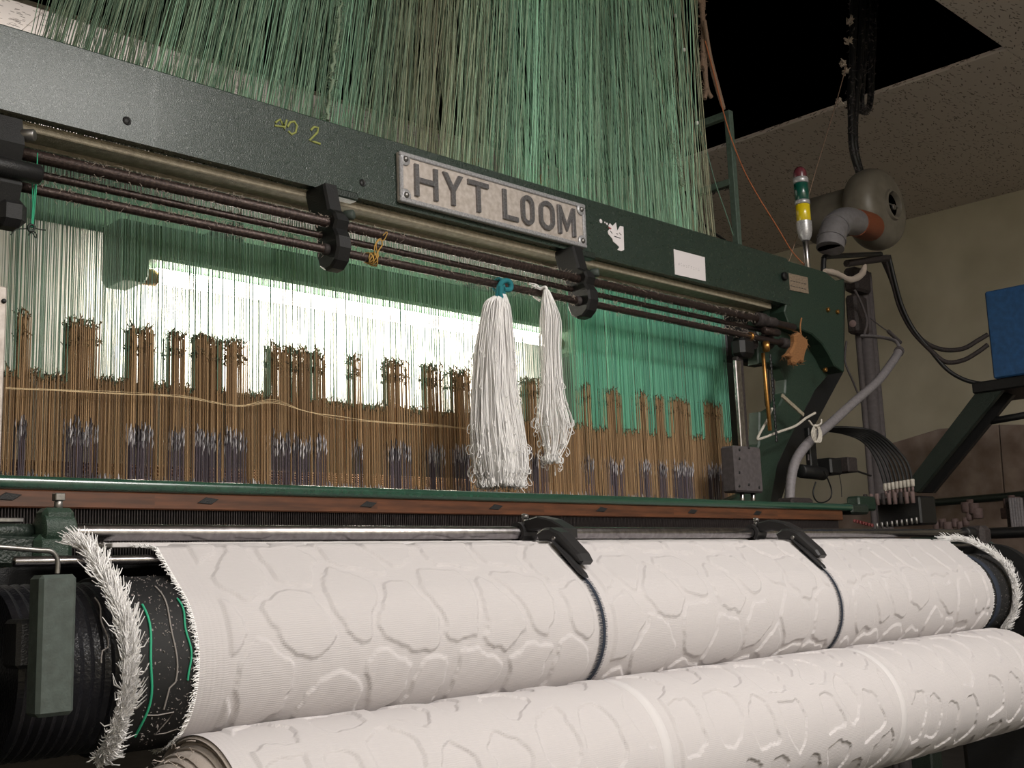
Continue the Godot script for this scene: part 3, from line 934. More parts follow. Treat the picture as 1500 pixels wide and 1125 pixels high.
func rods() -> void:
	var defs := [["upper_rod", 0.70, 3.20, 1.705, -1.95, 0.0115, "thickest and topmost of the three dark rods under the beam"],
		["middle_rod", 0.70, 3.12, 1.682, -1.974, 0.0075, "thin middle rod tucked behind the thick dark rod under the beam"],
		["lower_rod", 0.66, 3.13, 1.645, -1.95, 0.0092, "lowest of the three dark rods, the one the skeins hang from"]]
	for d in defs:
		var r := thing(d[0], d[6], "rod", Vector3(1.9, d[3], d[4]))
		obj("shaft", MB.new().cyl(Vector3(d[1], d[3], d[4]), Vector3(d[2], d[3], d[4]), d[5], 20), M.rust, r)
		var l := MB.new()
		for k in 900:
			var x := rng.randf_range(d[1] + 0.1, d[2] - 0.15)
			var w := rng.randf_range(0.3, 2.9) if rng.randf() < 0.75 else -PI / 2 + rng.randf_range(-0.5, 0.5)
			var nn := Vector3(0, sin(w), cos(w))
			var p: Vector3 = Vector3(x, d[3], d[4]) + nn * d[5]
			l.tube([p, p + nn * rng.randf_range(0.001, 0.004) + rv(0.003), p + nn * 0.002 + rv(0.008)], [0.0006, 0.0005, 0.0003], 3, false)
		obj("lint", l, M.lint, r, "", "stuff")
	# hanger brackets
	for b in [[1.41, "black hooked hanger bracket holding the rods left of the nameplate"], [2.195, "black hooked hanger bracket holding the rods right of the skeins"]]:
		var t := thing("hanger_bracket", b[1], "bracket", Vector3(b[0], 1.6, -1.95), "hanger brackets under the beam")
		var arm := MB.new()
		arm.prism([Vector2(-2.035, 1.797), Vector2(-1.962, 1.797), Vector2(-1.945, 1.735), Vector2(-1.925, 1.722), Vector2(-1.918, 1.705), Vector2(-1.926, 1.688), Vector2(-1.915, 1.67), Vector2(-1.912, 1.645), Vector2(-1.922, 1.618), Vector2(-1.940, 1.604), Vector2(-1.962, 1.602), Vector2(-1.982, 1.614), Vector2(-1.992, 1.64), Vector2(-1.99, 1.69), Vector2(-2.02, 1.74)], 0.034, Transform3D(Basis(Vector3(0, 0, 1), Vector3.UP, Vector3(-1, 0, 0)), Vector3(b[0] + 0.017, 0, 0)), 0.005)
		obj("arm", arm, M.black, t)
		obj("foot", MB.new().box(Vector3(b[0] + 0.045, 1.787, -1.985), Vector3(0.075, 0.019, 0.03), 0.003), M.green_dark, t)
		obj("bolt", MB.new().cyl(Vector3(b[0] + 0.016, 1.722, -1.935), Vector3(b[0] + 0.028, 1.722, -1.915), 0.011, 6, 0.002), M.green_grey, t)
		obj("collar", MB.new().cyl(Vector3(b[0] - 0.03, 1.645, -1.95), Vector3(b[0] + 0.024, 1.645, -1.95), 0.0125, 18, 0.003), M.black_dusty, t)
	# left end support of the rods
	var e := thing("rod_end_support", "black rod support casting at the left end of the rods", "bracket", Vector3(0.70, 1.6, -1.93))
	var em := MB.new()
	em.prism([Vector2(-2.02, 1.76), Vector2(-1.91, 1.75), Vector2(-1.895, 1.70), Vector2(-1.91, 1.67), Vector2(-1.90, 1.63), Vector2(-1.92, 1.585), Vector2(-1.97, 1.57), Vector2(-2.02, 1.60)], 0.15, Transform3D(Basis(Vector3(0, 0, 1), Vector3.UP, Vector3(-1, 0, 0)), Vector3(0.735, 0, 0)), 0.008)
	obj("casting", em, M.black_deep, e)
	obj("shaft_end", MB.new().cyl(Vector3(0.73, 1.722, -1.915), Vector3(0.752, 1.722, -1.896), 0.0105, 18, 0.002), M.steel, e)
	obj("clamp", MB.new().cyl(Vector3(0.60, 1.655, -1.90), Vector3(0.765, 1.655, -1.90), 0.017, 18, 0.003), M.black, e)
	obj("lower_lug", MB.new().box(Vector3(0.725, 1.585, -1.93), Vector3(0.05, 0.05, 0.05), 0.012), M.black_deep, e)
	var gp := thing("guide_post", "light grey upright plate at the left end of the heddles", "post", Vector3(0.69, 1.1, -1.9))
	obj("plate", MB.new().box(Vector3(0.699, 1.28, -1.9), Vector3(0.03, 0.34, 0.012), 0.002), M.alu, gp)
	obj("screw", MB.new().cyl(Vector3(0.709, 1.425, -1.896), Vector3(0.709, 1.425, -1.89), 0.004, 10), M.black, gp)
	# green strings with a knot
	var s := thing("hanging_string", "green strings knotted in a bow at the left end of the rods", "string", Vector3(0.77, 1.58, -1.92))
	var g := MB.new()
	for q in [[[55, 224], [53, 280], [48, 333]], [[47, 252], [48, 300], [46, 333]], [[52, 262], [47, 334]]]:
		g.tube(pzs(q, 1.915), 0.0011, 5)
	obj("strand", g, M.thread_green, s)
	var kn := MB.new()
	kn.tube(spline(pzs([[16, 344], [24, 336], [38, 335], [47, 333], [58, 336], [67, 337]], 1.912)), 0.0011, 5)
	kn.tube(spline(pzs([[45, 337], [42, 345], [46, 340], [51, 340], [54, 346], [52, 348], [46, 338]], 1.912)), 0.0010, 5)
	kn.tube(spline(pzs([[41, 333], [44, 329], [50, 331], [49, 337], [43, 338], [41, 333]], 1.908)), 0.0022, 6)
	obj("bow", kn, M.green_dark, s)
	# yellow yarn wound round the lower rod
	var yt := MB.new()
	var pts := []
	for k in 90:
		var w := k * 0.62
		pts.append(Vector3(1.497 + 0.022 * k / 90.0 + 0.004 * sin(k * 1.7), 1.645 + cos(w) * (0.0108 + 0.00005 * k), -1.95 + sin(w) * (0.0108 + 0.00005 * k)))
	yt.tube(pts, 0.0014, 5)
	yt.tube(spline(pzs([[553, 372], [551, 358], [556, 352], [562, 352], [567, 343], [566, 340], [561, 345]], 1.936)), 0.0011, 5)
	yt.tube(spline(pzs([[549, 374], [549, 360], [556, 350], [560, 358], [554, 368], [552, 376]], 1.936)), 0.0015, 5)
	tag(obj("yellow_tie", yt, M.gold), "golden yarn tie wound round the lowest rod beside the left hanger", "yarn")


func sley() -> void:
	var t := thing("sley", "moving sley with a green cap bar above a brown wooden strip and reed", "sley", Vector3(1.8, 1.0, -1.75))
	var c := MB.new()
	var cap := [Vector2(-1.80, 1.1065), Vector2(-1.80, 1.127)]
	for k in 15:
		var w := PI / 2 - PI * k / 14.0
		cap.append(Vector2(-1.759 + cos(w) * 0.009, 1.1167 + sin(w) * 0.0102))
	c.prism(cap, 2.75, Transform3D(Basis(Vector3(0, 0, 1), Vector3.UP, Vector3(-1, 0, 0)), Vector3(3.12, 0, 0)))
	obj("cap_bar", c, M.green_glossy, t)
	var w := obj("wooden_strip", MB.new().box(Vector3(1.72, 1.0925, -1.765), Vector3(2.7, 0.027, 0.018), 0.002), M.wood, t)
	for u in [12, 305, 540, 727, 882, 1015, 1110]:
		var p := pz(u, 740 + u * 0.011, 1.755)
		obj("slot", MB.new().prism([Vector2(p.x - 0.02, 1.091), Vector2(p.x + 0.006, 1.089), Vector2(p.x + 0.02, 1.098), Vector2(p.x - 0.004, 1.101)], 0.004, Transform3D(Basis(), Vector3(0, 0, -1.758)), 0.001), M.black_deep, w)
	var rd := MB.new()
	for k in 560:
		var x := 0.45 + 2.6 * k / 559.0
		rd.box(Vector3(x, 1.045, -1.765), Vector3(0.0012, 0.085, 0.006), 0.0)
	obj("reed_wire", rd, M.black_dusty, t, "", "stuff")
	obj("reed_backing", MB.new().box(Vector3(1.72, 1.0, -1.79), Vector3(2.7, 0.2, 0.02), 0.002), M.black, t)
	var en := MB.new().box(Vector3(3.17, 1.113, -1.775), Vector3(0.10, 0.03, 0.045), 0.006)
	obj("end_fitting", en, M.green_dark, t)


# ---------------------------------------------------------------- towelling
const RC := Vector2(-1.366, 0.8635)   # take-up roller centre (z, y)
const RR := 0.104
const LC := Vector2(-1.262, 0.663)    # cloth roll centre
const LR := 0.119
const CX0 := 0.71
const CX1 := 2.895
const SEAM := [1.432, 2.168]

var cells := []

func make_cells(sd: int) -> void:
	var g := RandomNumberGenerator.new()
	g.seed = sd
	cells = []
	for j in 16:
		for i in 8:
			cells.append(Vector3(0.5 + g.randf_range(-0.36, 0.36), 0.5 + g.randf_range(-0.36, 0.36), g.randf()))

func cloth_panel(x0: float, x1: float, path: PackedVector2Array, nor: PackedVector2Array, arc: PackedFloat32Array, flat0: float, flat1: float, sunk: bool, v_off: float) -> MB:
	var mb := MB.new()
	var cu := 0.0912; var cv := 0.112
	var du := 0.0028
	var nu := int(round((x1 - x0) / du)) + 1
	var nv := path.size()
	var hgt := PackedFloat32Array()
	hgt.resize(nu * nv)
	var wob := FastNoiseLite.new()
	wob.seed = 12; wob.frequency = 14.0
	for r in nv:
		for k in nu:
			var ux := x0 + (x1 - x0) * k / (nu - 1)
			var e: float = min(ux - x0 - flat0, x1 - flat1 - ux)
			var uu := ux - x0 + 0.013 * wob.get_noise_2d(ux, arc[r])
			var vv := arc[r] + v_off + 0.013 * wob.get_noise_2d(ux + 7.0, arc[r])
			var a := uu / cu; var b := vv / cv
			var j0 := int(floor(b))
			var px_ := PackedVector2Array()
			var best := 1e9; var bi := 0; var bt := 0.0
			for dj in [-1, 0, 1]:
				var j: int = j0 + dj
				var sh := 0.5 if posmod(j, 2) == 1 else 0.0
				var i0 := int(floor(a - sh))
				for di in [-1, 0, 1]:
					var i: int = i0 + di
					var cc: Vector3 = cells[posmod(j, 16) * 8 + posmod(i, 8)]
					var p := Vector2((i + sh + cc.x) * cu, (j + cc.y) * cv)
					var d := (p.x - uu) * (p.x - uu) + (p.y - vv) * (p.y - vv) * 0.8
					if d < best:
						best = d; bi = px_.size(); bt = cc.z
					px_.append(p)
			var c0 := px_[bi]
			var q := Vector2(uu, vv)
			var sum := 0.0
			for m in px_.size():
				if m == bi: continue
				var dd := px_[m] - c0
				var bd: float = max(((px_[m] + c0) * 0.5 - q).dot(dd) / dd.length(), 0.0004)
				var i2 := 1.0 / (bd * bd)
				sum += i2 * sqrt(i2)
			var d := pow(sum, -0.3333)
			var t := (0.004 + 0.0055 * bt) if not sunk else (0.007 + 0.0065 * bt)
			var h := smoothstep(t - 0.0016, t + 0.0022, d)
			if not sunk:
				var ov := (1.0 - Vector2((uu - c0.x) / 0.054, (vv - c0.y) / 0.066).length()) * 0.045
				h = smoothstep(-0.0016, 0.0024, min(d - t, ov))
			if sunk:
				var oval := (1.0 - Vector2((uu - c0.x) / 0.040, (vv - c0.y) / 0.056).length()) * 0.04
				h = 1.0 - smoothstep(-0.0012, 0.0022, min(d - t, oval))
			h *= smoothstep(0.0, 0.004, e) * (0.0032 if not sunk else 0.0034)
			if e < -0.004: h = 0.0008 * (0.5 + 0.5 * cos(e * 900.0)) - 0.0004
			hgt[r * nu + k] = h
	var g := RandomNumberGenerator.new()
	g.seed = 6
	for r in nv:
		var p := path[r]; var nn := nor[r]
		var r0: int = max(r - 1, 0); var r1: int = min(r + 1, nv - 1)
		var ds: float = max(arc[r1] - arc[r0], 1e-4)
		var tx := Vector3(0, nn.x, -nn.y)   # along the path, in (x, y, z): path runs forward and down
		var tt := (path[r1] - path[r0]).normalized()
		tx = Vector3(0, tt.y, tt.x)
		for k in nu:
			var ux := x0 + (x1 - x0) * k / (nu - 1)
			var h := hgt[r * nu + k]
			var k0: int = max(k - 1, 0); var k1: int = min(k + 1, nu - 1)
			var gu := (hgt[r * nu + k1] - hgt[r * nu + k0]) / (du * (k1 - k0))
			var gv := (hgt[r1 * nu + k] - hgt[r0 * nu + k]) / ds
			var n3 := (Vector3(0, nn.y, nn.x) - Vector3(1, 0, 0) * gu - tx * gv).normalized()
			mb.v.append(Vector3(ux, p.y + nn.y * h, p.x + nn.x * h))
			mb.n.append(n3)
			mb.uv.append(Vector2(ux, arc[r]))
			mb.c.append(Color.WHITE)
	for r in nv - 1:
		for k in nu - 1:
			var i := r * nu + k
			mb.ix.append_array(PackedInt32Array([i, i + 1, i + nu, i + 1, i + nu + 1, i + nu]))
	return mb

func upper_path() -> Array:   # from the fell over the breast edge and round the take-up roller
	var pts := [Vector2(-1.74, 1.0205), Vector2(-1.55, 1.0145)]
	var breast := Vector2(-1.372, 0.989)
	for k in 9:
		var w := deg_to_rad(4.0 + k * 6.2)
		pts.append(breast + Vector2(sin(w), cos(w)) * 0.0145)
	for k in 50:
		var w := deg_to_rad(44.6 + k * 2.75)
		pts.append(RC + Vector2(sin(w), cos(w)) * (RR + 0.002))
	return resample(pts, 0.0028)

func resample(pts: Array, step: float) -> Array:
	var path := PackedVector2Array(); var arc := PackedFloat32Array()
	var s := 0.0
	for k in pts.size() - 1:
		var a: Vector2 = pts[k]; var b: Vector2 = pts[k + 1]
		var n: int = max(1, int(ceil(a.distance_to(b) / step)))
		for m in n:
			path.append(a.lerp(b, float(m) / n)); arc.append(s + a.distance_to(b) * m / n)
		s += a.distance_to(b)
	path.append(pts[-1]); arc.append(s)
	var nor := PackedVector2Array()
	for k in path.size():
		var t := (path[min(k + 1, path.size() - 1)] - path[max(k - 1, 0)]).normalized()
		nor.append(Vector2(-t.y, t.x) if Vector2(-t.y, t.x).dot(path[k] - Vector2(-1.4, 0.8)) > 0 else Vector2(t.y, -t.x))
	return [path, nor, arc]

func cloth() -> void:
	var up := upper_path()
	var t := thing("towel_cloth", "white terry towelling with raised pebble pattern drawn over the upper roller", "cloth", Vector3(1.8, 0.86, -1.366))
	var bounds := [CX0, SEAM[0], SEAM[1], CX1]
	make_cells(5)
	for k in 3:
		obj("towel_panel", cloth_panel(bounds[k], bounds[k + 1], up[0], up[1], up[2], 0.042 if k == 0 else 0.024, 0.022, false, 0.37 * k), M.terry, t)
	# navy stitched seams, from the cutter tip down to the crease
	for k in 2:
		var m := MB.new()
		var st := MB.new()
		for r in up[0].size() - 1:
			if up[0][r].x < -1.345 and up[0][r].y > 0.97: continue
			var a: Vector2 = up[0][r] + up[1][r] * 0.0012; var b: Vector2 = up[0][r + 1] + up[1][r + 1] * 0.0012
			var n3 := Vector3(0, up[1][r].y, up[1][r].x)
			var xa: float = SEAM[k] - 0.0035; var xb: float = SEAM[k] + 0.0025
			m.quad(Vector3(xa, a.y, a.x), Vector3(xb, a.y, a.x), Vector3(xb, b.y, b.x), Vector3(xa, b.y, b.x), n3)
			var c := Vector3(SEAM[k] - 0.004, a.y, a.x)
			st.tube([c + n3 * 0.0005, c + Vector3(-0.005, 0, 0) + n3 * 0.0012 + rv(0.0006), c + Vector3(-0.009, 0, 0) + n3 * 0.0008 + rv(0.001)], [0.0009, 0.0007, 0.0003], 3, false)
			c.x += 0.006
			st.tube([c + n3 * 0.001, c + Vector3(0.004, 0, 0) + n3 * 0.0016 + rv(0.0006)], [0.0008, 0.0003], 3, false)
		var s := obj("seam", m, M.navy, t, "navy stitched seam between two towels")
		obj("stitch", st, M.navy, s, "", "stuff")
	# frayed left and right edges
	var fr := MB.new()
	for r in range(0, up[0].size()):
		for q in 2:
			var p: Vector2 = up[0][r]
			var n3 := Vector3(0, up[1][r].y, up[1][r].x)
			var a := Vector3(CX0 + 0.002, p.y, p.x)
			fr.tube([a, a + Vector3(-0.004, 0, 0) + rv(0.002), a + Vector3(-0.008, 0, 0) + n3 * 0.002 + rv(0.003)], [0.001, 0.0008, 0.0003], 3, false)
			a.x = CX1 - 0.002
			if q == 0: fr.tube([a, a + Vector3(0.004, 0, 0) + rv(0.002)], [0.001, 0.0004], 3, false)
	obj("frayed_edge", fr, M.yarn, t, "", "stuff")
	# the cloth roll below
	var c := thing("cloth_roll", "lower roll of wound white towelling with sunken oval pattern", "cloth roll", Vector3(1.8, 0.663, -1.262))
	var pts := []
	for k in 200:
		var w := deg_to_rad(-75.0 + k * 1.62)
		pts.append(LC + Vector2(sin(w), cos(w)) * LR)
	var lo := resample(pts, 0.0028)
	for k in lo[0].size():
		lo[1][k] = (lo[0][k] - LC).normalized()
	make_cells(23)
	for k in 3:
		obj("towel_panel", cloth_panel(bounds[k], bounds[k + 1], lo[0], lo[1], lo[2], 0.03, 0.024, true, 0.52 * k), M.terry, c)
	for k in 2:
		var m := MB.new()
		m.lathe([Vector2(SEAM[k] - 0.013, LR - 0.002), Vector2(SEAM[k] - 0.010, LR + 0.0010), Vector2(SEAM[k], LR + 0.0016), Vector2(SEAM[k] + 0.010, LR + 0.0010), Vector2(SEAM[k] + 0.013, LR - 0.002)], Transform3D(Basis(Vector3(0, 1, 0), Vector3(1, 0, 0), Vector3(0, 0, -1)), Vector3(0, LC.y, LC.x)), 64)
		obj("seam", m, M.selvage, c, "plain woven strip between two towels")
	# wound ends: inner layers stick out to the left round a dark hollow core
	var e := MB.new()
	var ax := Transform3D(Basis(Vector3(0, 1, 0), Vector3(1, 0, 0), Vector3(0, 0, -1)), Vector3(0, LC.y, LC.x))
	var prof := [Vector2(CX0 + 0.004, LR - 0.0005), Vector2(CX0 - 0.003, LR - 0.004)]
	for k in 9:
		var r := LR - 0.006 - k * 0.0058
		var x := CX0 + 0.004 - 0.011 * k + (0.004 if k % 2 else 0.0)
		prof.append(Vector2(x, r)); prof.append(Vector2(x - 0.004, r - 0.0025)); prof.append(Vector2(x - 0.003, r - 0.005))
	prof.append(Vector2(0.62, 0.058)); prof.append(Vector2(0.60, 0.050)); prof.append(Vector2(0.60, 0.036)); prof.append(Vector2(0.9, 0.036)); prof.append(Vector2(0.9, 0.0))
	e.lathe(prof, ax, 56)
	obj("wound_layers", e, M.wound, c)
	var e2 := MB.new()
	e2.lathe([Vector2(CX1, LR), Vector2(CX1 + 0.004, LR - 0.004), Vector2(CX1, 0.06), Vector2(CX1, 0.0)], ax, 56)
	obj("wound_end", e2, M.selvage, c)
	var fz := MB.new()
	for k in 260:
		var w := rng.randf() * TAU
		var q := rng.randi() % 9
		var r := LR - 0.006 - q * 0.0058
		var p := Vector3(CX0 - 0.004 - 0.011 * q, LC.y + cos(w) * r, LC.x + sin(w) * r)
		fz.tube([p, p + Vector3(-0.004, 0, 0) + rv(0.003), p + Vector3(-0.006, 0, 0) + rv(0.006)], [0.001, 0.0008, 0.0004], 3, false)
	obj("frayed_edge", fz, M.wound, c, "", "stuff")
	# core bar and its bearers
	var cb := thing("cloth_roll_bar", "dark steel bar through the core of the lower cloth roll", "bar", Vector3(1.8, 0.663, -1.262))
	obj("shaft", MB.new().cyl(Vector3(0.34, LC.y, LC.x), Vector3(3.35, LC.y, LC.x), 0.03, 20), M.black, cb)


func roller_end() -> void:
	var ax := Transform3D(Basis(Vector3(0, 1, 0), Vector3(1, 0, 0), Vector3(0, 0, -1)), Vector3(0, RC.y, RC.x))
	var t := thing("take_up_roller", "black emery covered take-up roller with shiny ends under the upper cloth", "roller", Vector3(1.8, 0.8635, -1.366))
	obj("grit_cover", MB.new().lathe([Vector2(0.622, 0.0), Vector2(0.622, RR - 0.002), Vector2(0.624, RR), Vector2(3.05, RR), Vector2(3.052, RR - 0.002), Vector2(3.052, 0.0)], ax, 64), M.roller, t)
	var fk := MB.new()
	for k in 420:
		var x := rng.randf_range(0.626, 0.72) if k < 300 else rng.randf_range(2.9, 3.05)
		var w := deg_to_rad(rng.randf_range(0, 150))
		var q := Vector3(x, RC.y + cos(w) * RR, RC.x + sin(w) * RR)
		fk.tube([q, q + rv(0.0012), q + rv(0.0022)], [rng.randf_range(0.0005, 0.0012), 0.0006, 0.0003], 4, false)
	obj("lint_fleck", fk, M.thread_white, t, "", "stuff")
	var prof := [Vector2(0.505, 0.0)]
	for k in 10:
		prof.append(Vector2(0.505 + k * 0.012, 0.096)); prof.append(Vector2(0.511 + k * 0.012, 0.099))
	prof.append(Vector2(0.622, 0.097))
	obj("sleeve", MB.new().lathe(prof, ax, 56), M.sleeve, t)
	obj("sleeve", MB.new().lathe([Vector2(3.053, 0.098), Vector2(3.12, 0.098), Vector2(3.12, 0.13), Vector2(3.15, 0.13), Vector2(3.15, 0.0)], ax, 56), M.black, t)
	obj("journal", MB.new().cyl(Vector3(0.36, RC.y, RC.x), Vector3(3.4, RC.y, RC.x), 0.03, 20), M.steel, t)
	# loose threads lying on the roller
	var arcs := [[0.700, 44.0, 100.0, 0.0014, "green", "bright green thread lying along the cloth edge on the black roller"], [0.6525, 48.0, 138.0, 0.0016, "green", "bright green thread beside the white fringe on the black roller"], [0.682, 30.0, 118.0, 0.0011, "white", "grey thread looping round the middle of the bare black roller"], [0.60, 40.0, 85.0, 0.0010, "white", "grey thread on the shiny black roller end left of the fringe"]]
	for a in arcs:
		var m := MB.new()
		var pts := []
		for k in 26:
			var w: float = deg_to_rad(lerp(a[1], a[2], k / 25.0))
			pts.append(Vector3(a[0] + 0.002 * sin(k * 0.45) - (0.006 if k > 20 and a[4] == "white" else 0.0), RC.y + cos(w) * (RR + a[3]), RC.x + sin(w) * (RR + a[3])))
		m.tube(pts, a[3], 5)
		tag(obj("loose_thread", m, M.thread_green if a[4] == "green" else M.thread_white), a[5], "thread")
	var bt := MB.new()
	var zig := []
	for q in [[0.654, 121], [0.668, 122], [0.688, 121], [0.684, 127], [0.676, 139], [0.689, 139], [0.703, 136]]:
		var w := deg_to_rad(q[1])
		zig.append(Vector3(q[0], RC.y + cos(w) * (RR + 0.001), RC.x + sin(w) * (RR + 0.001)))
	bt.tube(zig, 0.0008, 5)
	tag(obj("loose_thread", bt, M.thread_white), "bent grey thread low on the black roller beside the cloth", "thread")
	# waste selvage fringes
	fringe("selvage_fringe", spline(pzs([[108, 797, 1.385], [126, 806, 1.36], [146, 838, 1.315], [168, 880, 1.272], [184, 930, 1.252], [187, 985, 1.252], [178, 1040, 1.27], [160, 1085, 1.30], [145, 1110, 1.33]], 1.3), 8), 0.0105, "shaggy white waste selvage hanging over the left end of the black roller", 1.0)
	fringe("selvage_fringe", spline([Vector3(2.94, 1.004, -1.40), Vector3(2.965, 0.998, -1.345), Vector3(2.985, 0.955, -1.283), Vector3(2.992, 0.912, -1.256), Vector3(2.992, 0.862, -1.250), Vector3(2.99, 0.815, -1.262), Vector3(2.985, 0.778, -1.288)], 8), 0.009, "shaggy white waste selvage at the far right end of the upper roller", 1.0)
	var nv := MB.new()
	nv.lathe([Vector2(2.915, RR + 0.0004), Vector2(2.917, RR + 0.0022), Vector2(2.937, RR + 0.0022), Vector2(2.939, RR + 0.0004)], ax, 48, deg_to_rad(0), deg_to_rad(360))
	tag(obj("edge_band", nv, M.navy), "navy ring band on the black roller between cloth and right fringe", "band")
	# breast edge and thin rod
	var br := thing("breast_rod", "thin polished rod behind the fringe under the cloth edge", "rod", Vector3(1.8, 0.988, -1.372))
	obj("shaft", MB.new().cyl(Vector3(0.54, 0.9885, -1.385), Vector3(3.2, 0.9885, -1.385), 0.0062, 16), M.chrome, br)
	# near end guard block and hooked wire
	var gb := thing("guard_block", "grey green upright guard block in front of the roller's left end", "guard", Vector3(0.52, 0.83, -1.2))
	var g := MB.new()
	var q0 := pz(61, 842, 1.2); var q1 := pz(113, 1046, 1.2)
	g.box(Vector3((q0.x + q1.x) / 2 - 0.002, (q0.y + q1.y) / 2, -1.215), Vector3(q1.x - q0.x - 0.002, q0.y - q1.y, 0.03), 0.004)
	obj("block", g, M.green_grey, gb)
	obj("stem", MB.new().box(Vector3(0.505, 0.90, -1.245), Vector3(0.04, 0.05, 0.04), 0.004), M.black, gb)
	var wr := MB.new()
	wr.tube(spline(pzs([[-20, 800], [20, 803], [55, 806], [75, 808], [84, 820], [84, 840]], 1.235), 5), 0.0028, 8)
	tag(obj("hooked_wire", wr, M.steel), "bent steel wire hook above the grey green guard block", "wire")


func fringe(called: String, path: Array, r: float, label: String, dens: float) -> void:
	var t := thing(called, label, "fringe", path[int(path.size() / 2)])
	var m := MB.new()
	var rs := []
	for k in path.size(): rs.append(r * (0.55 + 0.45 * sin(PI * (0.12 + 0.8 * k / path.size()))) * rng.randf_range(0.85, 1.1))
	for k in rs.size(): rs[k] *= 0.6
	m.tube(path, rs, 10)
	obj("strand", m, M.yarn, t)
	var b := MB.new()
	var n := path.size()
	for k in int(4600 * dens):
		var f := rng.randf() * (n - 1.001)
		var i := int(f)
		var p: Vector3 = path[i].lerp(path[i + 1], f - i)
		var tg: Vector3 = (path[i + 1] - path[i]).normalized()
		var out := Vector3(0, p.y - RC.y, p.z - RC.x).normalized()
		var side := Vector3(1 if rng.randf() < 0.68 else -1, 0, 0) * rng.randf_range(0.5, 1.0)
		var d := (side * rng.randf() + out * rng.randf_range(0.0, 1.0) - tg * rng.randf_range(-0.1, 1.1)).normalized()
		var l := r * rng.randf_range(0.95, 1.5) if rng.randf() < 0.94 else r * 2.3
		b.tube([p + d * r * 0.25, p + d * l * 0.75, p + d * l * 1.0 - tg * l * 0.35 + rv(0.002)], [0.0009, 0.0008, 0.0004], 4, false)
	obj("bristle", b, M.yarn, t, "", "stuff")


